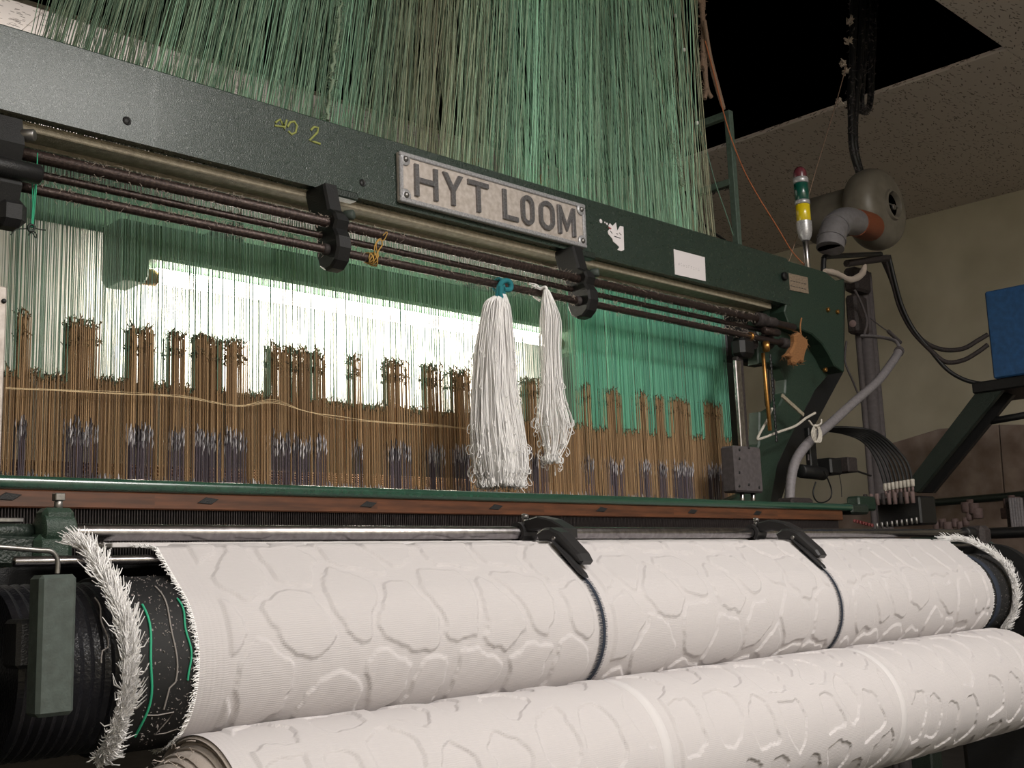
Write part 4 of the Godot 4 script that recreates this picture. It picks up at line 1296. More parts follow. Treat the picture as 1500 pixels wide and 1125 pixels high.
func temple_bar() -> void:
	var t := thing("temple_bar", "long polished steel bar running just above the white cloth", "bar", Vector3(1.9, 1.0285, -1.5))
	obj("shaft", MB.new().cyl(Vector3(0.62, 1.0285, -1.5), Vector3(3.35, 1.0285, -1.5), 0.0112, 24), M.chrome, t)
	# cast bearing at the near end
	var b := thing("bar_bearing", "dark green cast bearing with a square headed bolt holding the steel bar", "bearing", Vector3(0.63, 1.0, -1.5))
	var m := MB.new()
	m.lathe([Vector2(0.0, 0.0), Vector2(0.0, 0.019), Vector2(0.003, 0.0225), Vector2(0.041, 0.0225), Vector2(0.044, 0.019), Vector2(0.044, 0.0)], Transform3D(Basis(Vector3(0, 1, 0), Vector3(1, 0, 0), Vector3(0, 0, -1)), Vector3(0.615, 1.0315, -1.5)), 32)
	m.box(Vector3(0.637, 1.045, -1.5), Vector3(0.042, 0.03, 0.03), 0.006)
	m.box(Vector3(0.630, 1.008, -1.505), Vector3(0.05, 0.036, 0.05), 0.008)
	obj("casting", m, M.green, b)
	var bo := MB.new()
	bo.cyl(Vector3(0.641, 1.058, -1.5), Vector3(0.641, 1.070, -1.5), 0.0055, 12)
	bo.box(Vector3(0.641, 1.0745, -1.5), Vector3(0.013, 0.010, 0.013), 0.001)
	obj("bolt", bo, M.steel, b)
	var arm := MB.new()
	arm.prism([Vector2(0.50, 1.028), Vector2(0.617, 1.022), Vector2(0.617, 0.992), Vector2(0.58, 0.985), Vector2(0.50, 0.99)], 0.04, Transform3D(Basis(), Vector3(0, 0, -1.53)), 0.005)
	arm.cyl(Vector3(0.535, 1.030, -1.52), Vector3(0.615, 1.030, -1.52), 0.011, 16)
	obj("arm", arm, M.green_dark, b)
	var pl := MB.new().box(Vector3(0.585, 1.047, -1.56), Vector3(0.06, 0.006, 0.03), 0.001)
	obj("plate", pl, M.steel, b)
	# slim white batten seen between bar and cloth
	tag(obj("cloth_guide", MB.new().box(Vector3(1.05, 1.0085, -1.44), Vector3(0.74, 0.006, 0.03), 0.001), M.selvage), "pale guide strip under the steel bar at the left edge of the cloth", "strip")
	# the two selvage cutters on the bar
	for k in 2:
		var s: float = SEAM[k]
		var c := thing("selvage_cutter", ["black cutter clamp on the steel bar over the left navy seam", "black cutter clamp on the steel bar over the right navy seam"][k], "cutter", Vector3(s + 0.08, 1.03, -1.5), "selvage cutters on the steel bar")
		var x := s + 0.065
		var xf := Transform3D(Basis(Vector3(0, 0, 1), Vector3.UP, Vector3(-1, 0, 0)), Vector3(x + 0.018, 0, 0))
		var j := MB.new()
		# jaw: a claw that closes on the bar from the front, seen from its end
		var pg := []
		for a in range(-60, 241, 20):
			var w := deg_to_rad(a + 0.0)
			pg.append(Vector2(-1.5 + cos(w) * 0.019, 1.0285 + sin(w) * 0.019))
		for a in range(240, -61, -20):
			var w := deg_to_rad(a + 0.0)
			pg.append(Vector2(-1.5 + cos(w) * 0.0122, 1.0285 + sin(w) * 0.0122))
		j.prism(pg, 0.036, xf, 0.0)
		j.prism([Vector2(-1.488, 1.050), Vector2(-1.455, 1.056), Vector2(-1.42, 1.048), Vector2(-1.385, 1.030), Vector2(-1.385, 1.014), Vector2(-1.42, 1.026), Vector2(-1.45, 1.032), Vector2(-1.483, 1.030)], 0.030, xf, 0.003)
		obj("clamp", j, M.black_plastic, c)
		var h := MB.new()
		var hx := Transform3D(xf.basis, Vector3(s + 0.026, 0, 0))
		h.prism([Vector2(-1.405, 1.022), Vector2(-1.39, 1.030), Vector2(-1.372, 1.031), Vector2(-1.350, 1.022), Vector2(-1.308, 0.985), Vector2(-1.300, 0.972), Vector2(-1.306, 0.966), Vector2(-1.318, 0.970), Vector2(-1.350, 0.998), Vector2(-1.375, 1.008), Vector2(-1.40, 1.010)], 0.028, hx, 0.004)
		obj("housing", h, M.black_plastic, c)
		obj("link", MB.new().box(Vector3(s + 0.035, 1.024, -1.392), Vector3(0.05, 0.016, 0.016), 0.003), M.black_plastic, c)
		var tip := MB.new()
		tip.prism([Vector2(-1.36, 1.008), Vector2(-1.325, 0.982), Vector2(-1.292, 0.952), Vector2(-1.288, 0.945), Vector2(-1.302, 0.952), Vector2(-1.345, 0.992)], 0.012, Transform3D(xf.basis, Vector3(s + 0.000, 0, 0)), 0.002)
		obj("blade_guard", tip, M.black_plastic, c)
		obj("screw", MB.new().cyl(Vector3(s - 0.001, 1.012, -1.362), Vector3(s - 0.004, 1.012, -1.362), 0.0045, 12), M.steel, c)
		var bt := MB.new()
		bt.cyl(Vector3(x, 1.045, -1.498), Vector3(x, 1.054, -1.496), 0.004, 10)
		bt.cyl(Vector3(x, 1.054, -1.496), Vector3(x, 1.062, -1.494), 0.0068, 6)
		obj("bolt", bt, M.steel, c)


func skeins() -> void:
	skein([[735, 432, 5], [729, 440, 12], [727, 450, 16], [726, 472, 19], [724, 520, 24], [724, 570, 27], [727, 620, 31], [731, 660, 33], [733, 690, 32], [734, 708, 26]], 260, "large white yarn skein tied with teal hanging from the lowest rod", true)
	skein([[800, 425, 3], [802, 440, 7], [806, 470, 12], [806, 510, 12], [808, 550, 12], [809, 590, 16], [811, 620, 21], [812, 650, 15], [809, 672, 8]], 90, "small slim white yarn skein hanging right of the large one", false)

func skein(ax: Array, count: int, label: String, big: bool) -> void:
	var z := 1.922
	var base := pz(ax[-1][0], ax[-1][1], z)
	var t := thing("yarn_skein", label, "skein", base, "white yarn skeins on the lowest rod")
	var c := []; var rs := []
	for a in ax:
		var p := pz(a[0], a[1], z)
		c.append(p); rs.append(pz(a[0] + a[2], a[1], z).x - p.x)
	var body := MB.new()
	var br := []
	for r in rs: br.append(r * 0.62)
	if not big:
		for k in br.size(): br[k] = rs[k] * (0.5 if k < 5 else 0.12)
	br[-1] *= 0.6
	body.tube(c, br, 14)
	obj("core", body, M.yarn, t)
	var m := MB.new()
	var n := c.size()
	for k in count:
		var w := rng.randf() * TAU; var rad := sqrt(rng.randf_range(0.35, 1.0))
		var pts := []
		var last := n if rng.randf() < (0.75 if big else 0.5) else n - rng.randi_range(1, 2)
		for i in last:
			var j := 0.0005 + 0.0022 * pow(float(i) / n, 2.0)
			pts.append(c[i] + Vector3(cos(w) * rs[i] * rad, 0, sin(w) * rs[i] * rad * 0.8) + rv(j))
			w += rng.randf_range(-0.12, 0.12)
		var e: Vector3 = pts[-1]
		# the loose curly end
		var cr := rng.randf_range(0.003, 0.009)
		var dirn := Vector3(cos(w), 0, sin(w))
		var turn := rng.randf_range(2.5, 5.5)
		for s in 7:
			var q := s / 6.0 * turn
			pts.append(e + dirn * cr * (1.0 - cos(q)) * 0.7 + Vector3(0, -sin(q) * cr * 1.3, 0) + rv(0.0012))
		m.tube(spline(pts, 3), 0.00105 if big else 0.0012, 4, false)
	# flyaway loops at the sides
	for k in (90 if big else 45):
		var i := rng.randi_range(int(n * 0.45), n - 1)
		var w := rng.randf() * TAU
		var p: Vector3 = c[i] + Vector3(cos(w) * rs[i], 0, sin(w) * rs[i] * 0.8) + Vector3(0, rng.randf_range(-0.02, 0.02), 0)
		var o := Vector3(cos(w), 0, sin(w))
		var l := rng.randf_range(0.004, 0.012)
		m.tube(spline([p, p + o * l * 0.8 + Vector3(0, -l, 0) + rv(0.002), p + o * l + Vector3(0, -l * 2.0, 0) + rv(0.002), p + o * l * 0.2 + Vector3(0, -l * 2.4, 0), p - o * 0.002 + Vector3(0, -l * 1.6, 0)], 4), 0.0008, 4, false)
	obj("strand", m, M.yarn, t, "", "stuff")
	# loop over the rod
	if big:
		var lp := MB.new()
		lp.tube(spline([c[0] + Vector3(0.003, -0.01, 0), c[0] + Vector3(0.003, 0.015, 0.004), Vector3(c[0].x + 0.012, 1.654, -1.936), Vector3(c[0].x + 0.013, 1.656, -1.952), Vector3(c[0].x + 0.012, 1.643, -1.963), Vector3(c[0].x + 0.008, 1.62, -1.94)], 5), 0.005, 8)
		lp.tube(spline(pzs([[730, 446], [729, 432], [733, 416], [742, 411], [748, 416], [747, 424], [738, 424]], 1.915), 5), 0.0065, 8)
		lp.tube(spline(pzs([[734, 420], [733, 432], [737, 441], [740, 450]], 1.908), 5), 0.0058, 8)
		obj("tie", lp, M.teal, t, "fuzzy teal tie yarn")
	else:
		var lp := MB.new()
		lp.tube(spline([c[0] + Vector3(0, -0.02, 0), c[0] + Vector3(0, 0.006, 0), Vector3(c[0].x - 0.002, 1.654, -1.937), Vector3(c[0].x - 0.004, 1.656, -1.952), Vector3(c[0].x - 0.003, 1.642, -1.963), Vector3(c[0].x, 1.625, -1.945)], 5), 0.004, 8)
		for k in 10:
			var p := Vector3(c[0].x - 0.003, 1.653, -1.94) + rv(0.004)
			lp.tube(spline([p, p + Vector3(-0.012, 0.004, 0.004) + rv(0.006), p + Vector3(-0.024, 0.006, 0.0) + rv(0.010)], 4), 0.0012, 4, false)
		obj("tie", lp, M.yarn, t)


# ---------------------------------------------------------------- right-hand end of the loom
func right_end() -> void:
	# rod drive cluster where the rods end
	var t := thing("rod_drive", "oily black collars and levers where the rods end at the side frame", "mechanism", Vector3(3.02, 1.6, -1.95))
	var m := MB.new()
	m.cyl(Vector3(2.99, 1.705, -1.95), Vector3(3.03, 1.705, -1.95), 0.022, 18, 0.003)
	m.box(Vector3(3.07, 1.70, -1.97), Vector3(0.07, 0.03, 0.04), 0.008)
	m.cyl(Vector3(3.04, 1.705, -1.95), Vector3(3.09, 1.705, -1.95), 0.017, 18, 0.003)
	m.box(Vector3(2.985, 1.645, -1.99), Vector3(0.08, 0.055, 0.05), 0.01)
	m.box(Vector3(3.09, 1.655, -1.98), Vector3(0.05, 0.05, 0.03), 0.01)
	m.cyl(Vector3(3.12, 1.646, -1.95), Vector3(3.15, 1.646, -1.95), 0.017, 18, 0.003)
	obj("collar", m, M.black_dusty, t)
	obj("brass_ring", MB.new().cyl(Vector3(2.945, 1.6455, -1.95), Vector3(2.957, 1.6455, -1.95), 0.0135, 20, 0.003), M.brass, t)
	obj("roller", MB.new().cyl(Vector3(2.975, 1.612, -1.925), Vector3(2.988, 1.612, -1.910), 0.017, 20, 0.003), M.brass, t)
	var tn := MB.new().cyl(pz(1118, 484, 1.94), pz(1140, 488, 1.94), 0.012, 16, 0.003)
	obj("bush", tn, M.rust, t)
	var body := MB.new().box(pz(1088, 510, 1.96), Vector3(0.07, 0.06, 0.05), 0.012)
	obj("housing", body, M.black, t)
	# uprights: bright post, brass rod, chain
	var p := thing("guide_posts", "bright flat guide post standing on a grey box right of the heddles", "post", Vector3(2.97, 1.17, -1.93))
	var a := pz(1079, 528, 1.95)
	obj("flat_post", MB.new().box(Vector3(a.x, (a.y + 1.30) / 2, -1.95), Vector3(0.027, a.y - 1.30, 0.012), 0.002), M.chrome, p)
	obj("back_post", MB.new().box(Vector3(a.x + 0.035, 1.44, -1.97), Vector3(0.032, 0.28, 0.02), 0.003), M.black_dusty, p)
	obj("brass_rod", MB.new().cyl(Vector3(3.005, 1.60, -1.945), Vector3(3.013, 1.36, -1.945), 0.006, 14), M.brass, p)
	var ch := MB.new()
	for k in 26:
		ch.box(Vector3(3.045, 1.595 - k * 0.0105, -1.945), Vector3(0.010 if k % 2 else 0.006, 0.0115, 0.006), 0.002)
	obj("chain", ch, M.black, p)
	var bx := MB.new()
	var c0 := pz(1075, 652, 1.93); var c1 := pz(1119, 722, 1.93)
	bx.box(Vector3((c0.x + c1.x) / 2, (c0.y + c1.y) / 2, -1.955), Vector3(c1.x - c0.x, c0.y - c1.y, 0.05), 0.005)
	var gb := obj("grey_box", bx, M.purple_grey, p, "grey metal box with dark screw heads")
	for q in [[1083, 659], [1097, 656], [1083, 672], [1083, 692], [1083, 712], [1097, 710], [1112, 714]]:
		var s := pz(q[0], q[1], 1.93)
		obj("screw", MB.new().cyl(s - Vector3(0, 0, 0.002), s + Vector3(0, 0, 0.002), 0.0045, 10), M.black, gb)
	for u in [1087, 1103]:
		var s := pz(u, 722, 1.95); var e := pz(u + 0.5, 740, 1.95)
		obj("pin", MB.new().cyl(e, s, 0.007, 12), M.chrome, p)
	# rag stuffed behind the rod end
	var rg := thing("rag", "tan rag hanging over the rod end at the side frame", "rag", pz(1170, 530, 1.96))
	var rm := MB.new()
	var ro := flat([[1165, 491], [1172, 486], [1176, 490], [1183, 496], [1185, 506], [1180, 520], [1178, 531], [1173, 529], [1168, 534], [1162, 531], [1161, 524], [1152, 521], [1158, 516], [1163, 508], [1166, 500]], 1.97)
	rm.prism(ro, 0.02, Transform3D(Basis(), Vector3(0, 0, -1.99)), 0.006)
	for k in 60:
		var q2: Vector2 = ro[rng.randi() % ro.size()]
		var q := Vector3(q2.x, q2.y, -1.98)
		rm.tube([q, q + rv(0.008), q + rv(0.014) - Vector3(0, 0.004, 0)], [0.0015, 0.001, 0.0005], 3, false)
	obj("cloth", rm, M.rag, rg)
	var rh := MB.new().tube(spline(pzs([[1173, 490], [1172, 478], [1174, 466]], 1.98)), 0.003, 6)
	obj("tail", rh, M.rag, rg)
	# white cords and the flat wooden stick
	var wc := MB.new()
	wc.tube(spline(pzs([[1131, 598], [1124, 615], [1110, 641], [1116, 642], [1140, 633], [1165, 624], [1180, 613], [1194, 605]], 1.965), 6), 0.0042, 7)
	tag(obj("white_cord", wc, M.white_cord), "white cord forming a V between the window of the frame and the conduit", "cord")
	var sk := thing("wooden_stick", "pale flat stick lying across the green side frame", "stick", pz(1160, 595, 1.985))
	var s0 := pz(1145, 579, 1.985); var s1 := pz(1177, 608, 1.985)
	var dv := (s1 - s0).normalized()
	obj("lath", MB.new().box((s0 + s1) / 2, Vector3(s0.distance_to(s1), 0.013, 0.006), 0.001, Basis(dv, Vector3(-dv.y, dv.x, 0), Vector3(0, 0, 1))), M.board, sk)
	var tw := MB.new()
	var l0 := pz(1196, 632, 1.90)
	for k in 4:
		tw.tube(spline(pzs([[1194 + k, 622], [1189 + k * 2, 632], [1190 + k * 2, 642], [1195 + k * 2, 648], [1199 + k * 1.5, 640], [1199 + k, 630], [1195 + k, 622]], 1.90 + k * 0.004), 4), 0.0025, 6)
	tw.tube(spline(pzs([[1185, 616], [1192, 624], [1202, 621], [1203, 614]], 1.9), 4), 0.003, 6)
	tag(obj("cord_coil", tw, M.white_cord), "small looped coil of white cord below the grey conduit", "cord")
	# flexible grey conduit
	var fc := thing("flexible_conduit", "grey flexible conduit curving down in front of the side frame", "conduit", pz(1157, 738, 1.93))
	var path := spline(pzs([[1318, 513, 2.0], [1306, 532, 1.98], [1284, 560, 1.96], [1250, 590, 1.95], [1215, 622, 1.93], [1185, 648, 1.93], [1167, 672, 1.93], [1159, 700, 1.93], [1156, 738, 1.93]], 1.95), 16)
	var rs := []
	for k in path.size(): rs.append(0.0145 + (0.0014 if k % 2 else 0.0))
	obj("hose", MB.new().tube(path, rs, 14), M.conduit, fc)
	obj("clip", MB.new().tube([path[1], path[4]], 0.0185, 14), M.purple_grey, fc)
	var ar := MB.new().tube(spline(pzs([[1318, 513, 2.0], [1312, 500, 2.05], [1290, 494, 2.15], [1262, 492, 2.25]], 2.1), 5), 0.007, 8)
	obj("arm", ar, M.conduit, fc)
	obj("foot", MB.new().box(pz(1165, 742, 1.93) , Vector3(0.12, 0.05, 0.06), 0.008), M.black_dusty, fc)
	# sensor box on a black bracket
	var sb := thing("sensor_box", "black sensor box on a slotted bracket right of the side frame", "sensor", pz(1220, 690, 2.0))
	obj("bracket", MB.new().box(pz(1188, 662, 2.02), Vector3(0.04, 0.16, 0.02), 0.003), M.black, sb)
	obj("slot", MB.new().box(pz(1184, 670, 2.005), Vector3(0.008, 0.02, 0.004), 0.001), M.purple_grey, sb)
	obj("housing", MB.new().box(pz(1214, 684, 2.0), Vector3(0.07, 0.055, 0.06), 0.006), M.black, sb)
	obj("cover", MB.new().box(pz(1236, 682, 1.985), Vector3(0.06, 0.05, 0.07), 0.004), M.black_dusty, sb)
	obj("clamp", MB.new().cyl(pz(1172, 690, 2.0), pz(1206, 694, 2.0), 0.022, 16, 0.003), M.black, sb)
	obj("lever", MB.new().cyl(pz(1243, 686, 1.98), pz(1276, 697, 1.98), 0.0035, 8), M.black, sb)
	var wl := MB.new()
	wl.tube(spline(pzs([[1207, 690], [1213, 703], [1218, 718], [1216, 730], [1206, 736], [1196, 734], [1191, 722], [1195, 706]], 1.97), 6), 0.0024, 6)
	wl.tube(spline(pzs([[1229, 694], [1232, 710], [1233, 728]], 1.97), 4), 0.0012, 5)
	obj("lead", wl, M.black, sb)
	# eight hoses that arch over to a row of white connectors
	var hx := thing("hose_bank", "bank of thin black air hoses arching into white connectors", "hoses", px(1315, 722, 3.86))
	for k in 8:
		var u := 1297.0 + k * 5.6; var v := 715.0 - k * 0.9
		var f := k / 7.0
		var pa := pxs([[u, v], [u - 6 + f * 2, v - 22], [lerp(1283.0, 1322.0, f), lerp(672.0, 668.0, f)], [lerp(1270.0, 1296.0, f), lerp(652.0, 642.0, f)], [lerp(1250.0, 1268.0, f), lerp(639.0, 629.0, f)], [1228 + f * 6, 633 - f * 5], [1206, 640 - f * 3], [1196, 652 - f * 3]], 3.86)
		for j in pa.size():
			pa[j] += Vector3(-0.10 * max(0, j - 4), 0, 0.0) * 0.7
		obj("hose", MB.new().tube(spline(pa, 7), 0.005, 8), M.black_deep, hx)
		var cn := MB.new()
		var top := px(u, v - 7, 3.86); var bot := px(u + 0.5, v + 4, 3.86)
		cn.cyl(bot, top, 0.0078, 10, 0.002)
		obj("connector", cn, M.white_cord, hx)
		obj("stub", MB.new().cyl(px(u + 1, v + 12, 3.86), bot, 0.005, 8), M.pink, hx)
	var vb := thing("valve_block", "dark valve block of small parts under the hose connectors", "mechanism", px(1310, 770, 3.86))
	var blk := MB.new()
	var b0 := px(1285, 750, 3.87); var b1 := px(1348, 740, 3.87)
	blk.box((b0 + b1) / 2 + Vector3(0.06, -0.01, 0), Vector3(0.12, 0.10, b1.z - b0.z), 0.006)
	obj("body", blk, M.black, vb)
	for k in 9:
		var u := 1268.0 + k * 8.6
		var q := px(u, 733 - k * 0.5, 3.84)
		obj("plunger", MB.new().cyl(q - Vector3(0, 0.02, 0), q + Vector3(0, 0.022, 0), 0.008, 10, 0.002), M.pink if k % 3 else M.black_dusty, vb)
		var q2 := px(1285 + k * 7.2, 771 - k * 1.0, 3.80)
		obj("needle", MB.new().cyl(q2 - Vector3(0, 0.010, 0), q2 + Vector3(0, 0.012, 0), 0.0045, 8, 0.001), M.steel, vb)
	for k in 7:
		var q := px(1252 + k * 4.2, 763 + k * 1.1, 3.70)
		obj("red_clip", MB.new().box(q, Vector3(0.012, 0.012, 0.008), 0.002), M.dark_red, vb)
	var sup := MB.new()
	sup.box(px(1262, 738, 3.75), Vector3(0.12, 0.05, 0.05), 0.006)
	sup.cyl(px(1230, 744, 3.6), px(1262, 741, 3.75), 0.014, 12)
	obj("support", sup, M.green, vb)
	obj("leg", MB.new().box(Vector3(4.02, 0.5, -2.05), Vector3(0.08, 1.0, 0.08), 0.006), M.green_dark, vb)
	# far end of the roller: hub and guard rail
	var hb := thing("roller_hub", "black hub and guard rail beyond the right end of the upper roller", "hub", Vector3(3.3, 0.86, -1.4))
	obj("rail", MB.new().cyl(px(1450, 797, 3.30), px(1512, 846, 3.22), 0.009, 12), M.green_grey, hb)
	obj("plate", MB.new().box(Vector3(3.36, 0.6, -1.42), Vector3(0.07, 0.72, 0.34), 0.02), M.black, hb)
	var br := thing("bar_end_bearing", "dark bearing block at the far right end of the steel bar", "bearing", Vector3(3.33, 1.0, -1.5))
	obj("block", MB.new().box(Vector3(3.38, 1.015, -1.5), Vector3(0.06, 0.07, 0.06), 0.012), M.black_dusty, br)
	obj("collar", MB.new().cyl(Vector3(3.29, 1.0285, -1.5), Vector3(3.345, 1.0285, -1.5), 0.018, 18, 0.003), M.black, br)
	obj("stem", MB.new().box(Vector3(3.40, 0.98, -1.62), Vector3(0.05, 0.10, 0.2), 0.01), M.green_dark, br)


func right_background() -> void:
	# signal tower
	var p := pz(1183, 392, 2.03)
	var x := p.x; var z := -2.03
	var y0 := 1.951
	var t := thing("signal_tower", "signal tower with red, green and yellow lenses on top of the beam", "signal light", Vector3(x, y0, z))
	var up := func(v: float) -> float: return pz(1178, v, 2.03).y
	obj("pole", MB.new().cyl(Vector3(x, y0 - 0.02, z), Vector3(x, up.call(348), z), 0.0105, 14), M.chrome, t)
	var b := MB.new()
	b.lathe([Vector2(up.call(352), 0.0), Vector2(up.call(352), 0.014), Vector2(up.call(346), 0.022), Vector2(up.call(338), 0.026), Vector2(up.call(325), 0.0265), Vector2(up.call(324), 0.0)], Transform3D(Basis(), Vector3(x, 0, z)), 24)
	obj("base", b, M.alu_bright, t)
	var cy := func(called: String, va: float, vb: float, r: float, m: Material) -> void:
		obj(called, MB.new().cyl(Vector3(x, up.call(va), z), Vector3(x, up.call(vb), z), r, 24, 0.002), m, t)
	cy.call("yellow_lens", 325.0, 301.0, 0.0245, M.yellow_lens)
	cy.call("ring", 301.0, 295.0, 0.0262, M.alu_bright)
	cy.call("green_lens", 295.0, 271.0, 0.0245, M.green_lens)
	cy.call("ring", 271.0, 263.0, 0.0265, M.alu_bright)
	var dm := MB.new()
	var ya: float = up.call(263); var yb: float = up.call(247)
	var prof := [Vector2(ya, 0.023)]
	for k in 8:
		var w := k / 7.0 * PI / 2
		prof.append(Vector2(ya + (yb - ya) * (0.35 + 0.65 * sin(w)), 0.023 * cos(w) + 0.0001))
	dm.lathe(prof, Transform3D(Basis(), Vector3(x, 0, z)), 24)
	obj("red_lens", dm, M.red_lens, t)
	# blower
	var bz := 2.2
	var c := pz(1289, 305, bz)
	var ax := Transform3D(Basis(Vector3.RIGHT, Vector3.BACK, Vector3.DOWN), c)
	var bl := thing("blower", "round grey blower housing with a dark inlet hole and grey elbow pipe", "blower", c - Vector3(0, 0.17, 0))
	var hs := MB.new()
	var R := 0.172
	var pr := [Vector2(-0.10, 0.0), Vector2(-0.10, 0.10)]
	for k in 13:
		var w := -PI / 2 + PI * k / 12.0
		pr.append(Vector2(sin(w) * 0.075 - 0.025, R - 0.06 + cos(w) * 0.06))
	pr += [Vector2(0.054, 0.09), Vector2(0.056, 0.066), Vector2(0.066, 0.062), Vector2(0.068, 0.055), Vector2(0.060, 0.050), Vector2(0.01, 0.047), Vector2(0.005, 0.0)]
	hs.lathe(pr, ax, 48)
	obj("housing", hs, M.blower, bl)
	obj("inlet", MB.new().cyl(c + Vector3(0, 0, 0.047), c + Vector3(0, 0, 0.049), 0.048, 24, 0.0005), M.attic, bl)
	obj("spoke", MB.new().box(c + Vector3(0, 0, 0.054), Vector3(0.098, 0.006, 0.006), 0.001), M.steel, bl)
	obj("hub", MB.new().cyl(c + Vector3(0.01, -0.008, 0.048), c + Vector3(0.01, -0.008, 0.060), 0.012, 12), M.steel, bl)
	obj("motor", MB.new().cyl(c + Vector3(0, 0.02, -0.33), c + Vector3(0, 0.02, -0.10), 0.10, 32, 0.02), M.blower, bl)
	var el := MB.new()
	var ep := spline([pz(1272, 332, 2.17), pz(1256, 327, 2.12), pz(1242, 323, 2.10), pz(1230, 326, 2.09), pz(1222, 336, 2.085), pz(1218, 350, 2.08), pz(1216, 364, 2.08)], 5)
	el.tube(ep, 0.05, 24)
	el.tube([ep[-13], ep[-12]], 0.0535, 24)
	el.tube([ep[-6], ep[-5]], 0.0535, 24)
	obj("elbow_pipe", el, M.grey_pvc, bl)
	obj("pipe_mouth", MB.new().cyl(ep[-1] - Vector3(0, 0.0005, 0), ep[-1] + Vector3(0, 0.002, 0), 0.044, 20, 0.0003), M.attic, bl)
	var tp := MB.new()
	tp.tube([ep[0] + (ep[0] - ep[4]).normalized() * 0.035, ep[0], ep[3], ep[6]], [0.056, 0.0575, 0.056, 0.053], 18)
	obj("tape", tp, M.tape, bl, "rusty orange tape wrapped round the joint")
	var mt := MB.new()
	mt.tube(spline(pzs([[1206, 398, 2.12], [1207, 380, 2.12], [1212, 376, 2.12], [1250, 374, 2.16], [1290, 372, 2.2]], 2.1), 5), 0.010, 8)
	obj("mount", mt, M.black, bl)
	obj("lower_mount", MB.new().tube([pz(1240, 386, 2.2), pz(1300, 378, 2.2)], 0.014, 10), M.black_dusty, bl)
	# pole of dusty conduits behind the frame
	var cp := thing("conduit_pole", "dusty vertical conduit pole behind the side frame carrying the blower", "pole", Vector3(4.35, 0, -2.32))
	for q in [[1258, 0.030], [1268, 0.018], [1247, 0.012]]:
		var a := pz(q[0] + 2, 400, 2.32)
		obj("pipe", MB.new().cyl(Vector3(a.x, 0, a.z), Vector3(a.x, a.y, a.z), q[1], 16), M.purple_grey, cp)
	var jn := MB.new()
	jn.box(pz(1256, 412, 2.3), Vector3(0.12, 0.10, 0.06), 0.01)
	jn.box(pz(1256, 462, 2.3), Vector3(0.10, 0.16, 0.05), 0.01)
	obj("junction", jn, M.black_dusty, cp)
	obj("button", MB.new().cyl(pz(1249, 474, 2.27), pz(1249, 474, 2.25), 0.014, 16), M.pink, cp)
	var gl := MB.new()
	gl.tube(spline(pzs([[1208, 397, 2.1], [1225, 401, 2.12], [1245, 410, 2.15], [1262, 402, 2.2], [1267, 388, 2.2]], 2.1), 5), [0.008, 0.011, 0.010, 0.014, 0.012, 0.013, 0.011, 0.013, 0.012, 0.013, 0.014, 0.012, 0.013, 0.014, 0.013, 0.012, 0.014, 0.012, 0.011, 0.01, 0.008], 8)
	obj("dusty_wrap", gl, M.lint, cp)
	var wi := MB.new()
	wi.tube(spline(pzs([[1252, 425], [1262, 445], [1270, 470], [1266, 490]], 2.24), 5), 0.005, 7)
	wi.tube(spline(pzs([[1275, 466], [1290, 478], [1302, 486]], 2.24), 5), 0.0025, 6)
	wi.tube([pz(1301, 485, 2.24), pz(1319, 502, 2.24)], 0.008, 8)
	wi.tube(spline(pzs([[1240, 500], [1238, 530], [1250, 560], [1262, 590]], 2.26), 5), 0.004, 6)
	obj("wire", wi, M.purple_grey, cp)
	# bundle of furry cables from the loft to the blower
	var cbn := thing("cable_bundle", "bundle of dark dust covered cables dropping from the ceiling opening to the blower", "cables", pz(1262, 262, 2.22))
	var defs := [[[1256, -60], [1250, 60], [1247, 140], [1247, 180], [1249, 220], [1260, 258]], [[1266, -60], [1262, 60], [1255, 140], [1252, 190], [1254, 225], [1264, 262]], [[1244, -60], [1248, 20], [1247, 90], [1244, 150], [1251, 200]], [[1272, -60], [1270, 40], [1266, 100], [1263, 150], [1268, 162], [1276, 150], [1279, 90], [1282, 20], [1284, -60]], [[1264, -60], [1266, 40], [1260, 110], [1256, 150], [1262, 164], [1272, 158], [1275, 100], [1276, 30], [1276, -60]]]
	for k in defs.size():
		obj("cable", MB.new().tube(spline(pzs(defs[k], 2.24 + 0.01 * k), 6), 0.0145 if k < 2 else 0.010, 8), M.black, cbn)
	var fu := MB.new()
	for k in 5:
		var sp := spline(pzs(defs[k], 2.235 + 0.01 * k), 8)
		for j in 130:
			var q: Vector3 = sp[rng.randi() % sp.size()] + rv(0.010)
			fu.tube([q, q + rv(0.008), q + rv(0.014)], [0.003, 0.0024, 0.001], 3, false)
	obj("dust", fu, M.purple_grey, cbn, "", "stuff")
	var hk := MB.new()
	for q in [[1246, 30], [1243, 60], [1235, 92], [1238, 105], [1228, 148]]:
		var a := pz(q[0], q[1], 2.23)
		for j in 14: hk.tube([a + rv(0.01), a + rv(0.014), a + rv(0.018)], [0.005, 0.004, 0.002], 4, false)
	obj("lint", hk, M.lint, cbn, "", "stuff")
	# beige line from the bundle to the tower
	var bln := MB.new().tube(spline(pzs([[1240, 95, 2.22], [1225, 150, 2.22], [1210, 200, 2.2], [1195, 250, 2.15], [1175, 320, 2.1], [1158, 376, 2.06], [1150, 392, 2.04]], 2.2), 5), 0.0018, 6)
	tag(obj("cord", bln, M.rope), "faint beige cord slanting down from the cable bundle behind the signal tower", "cord")
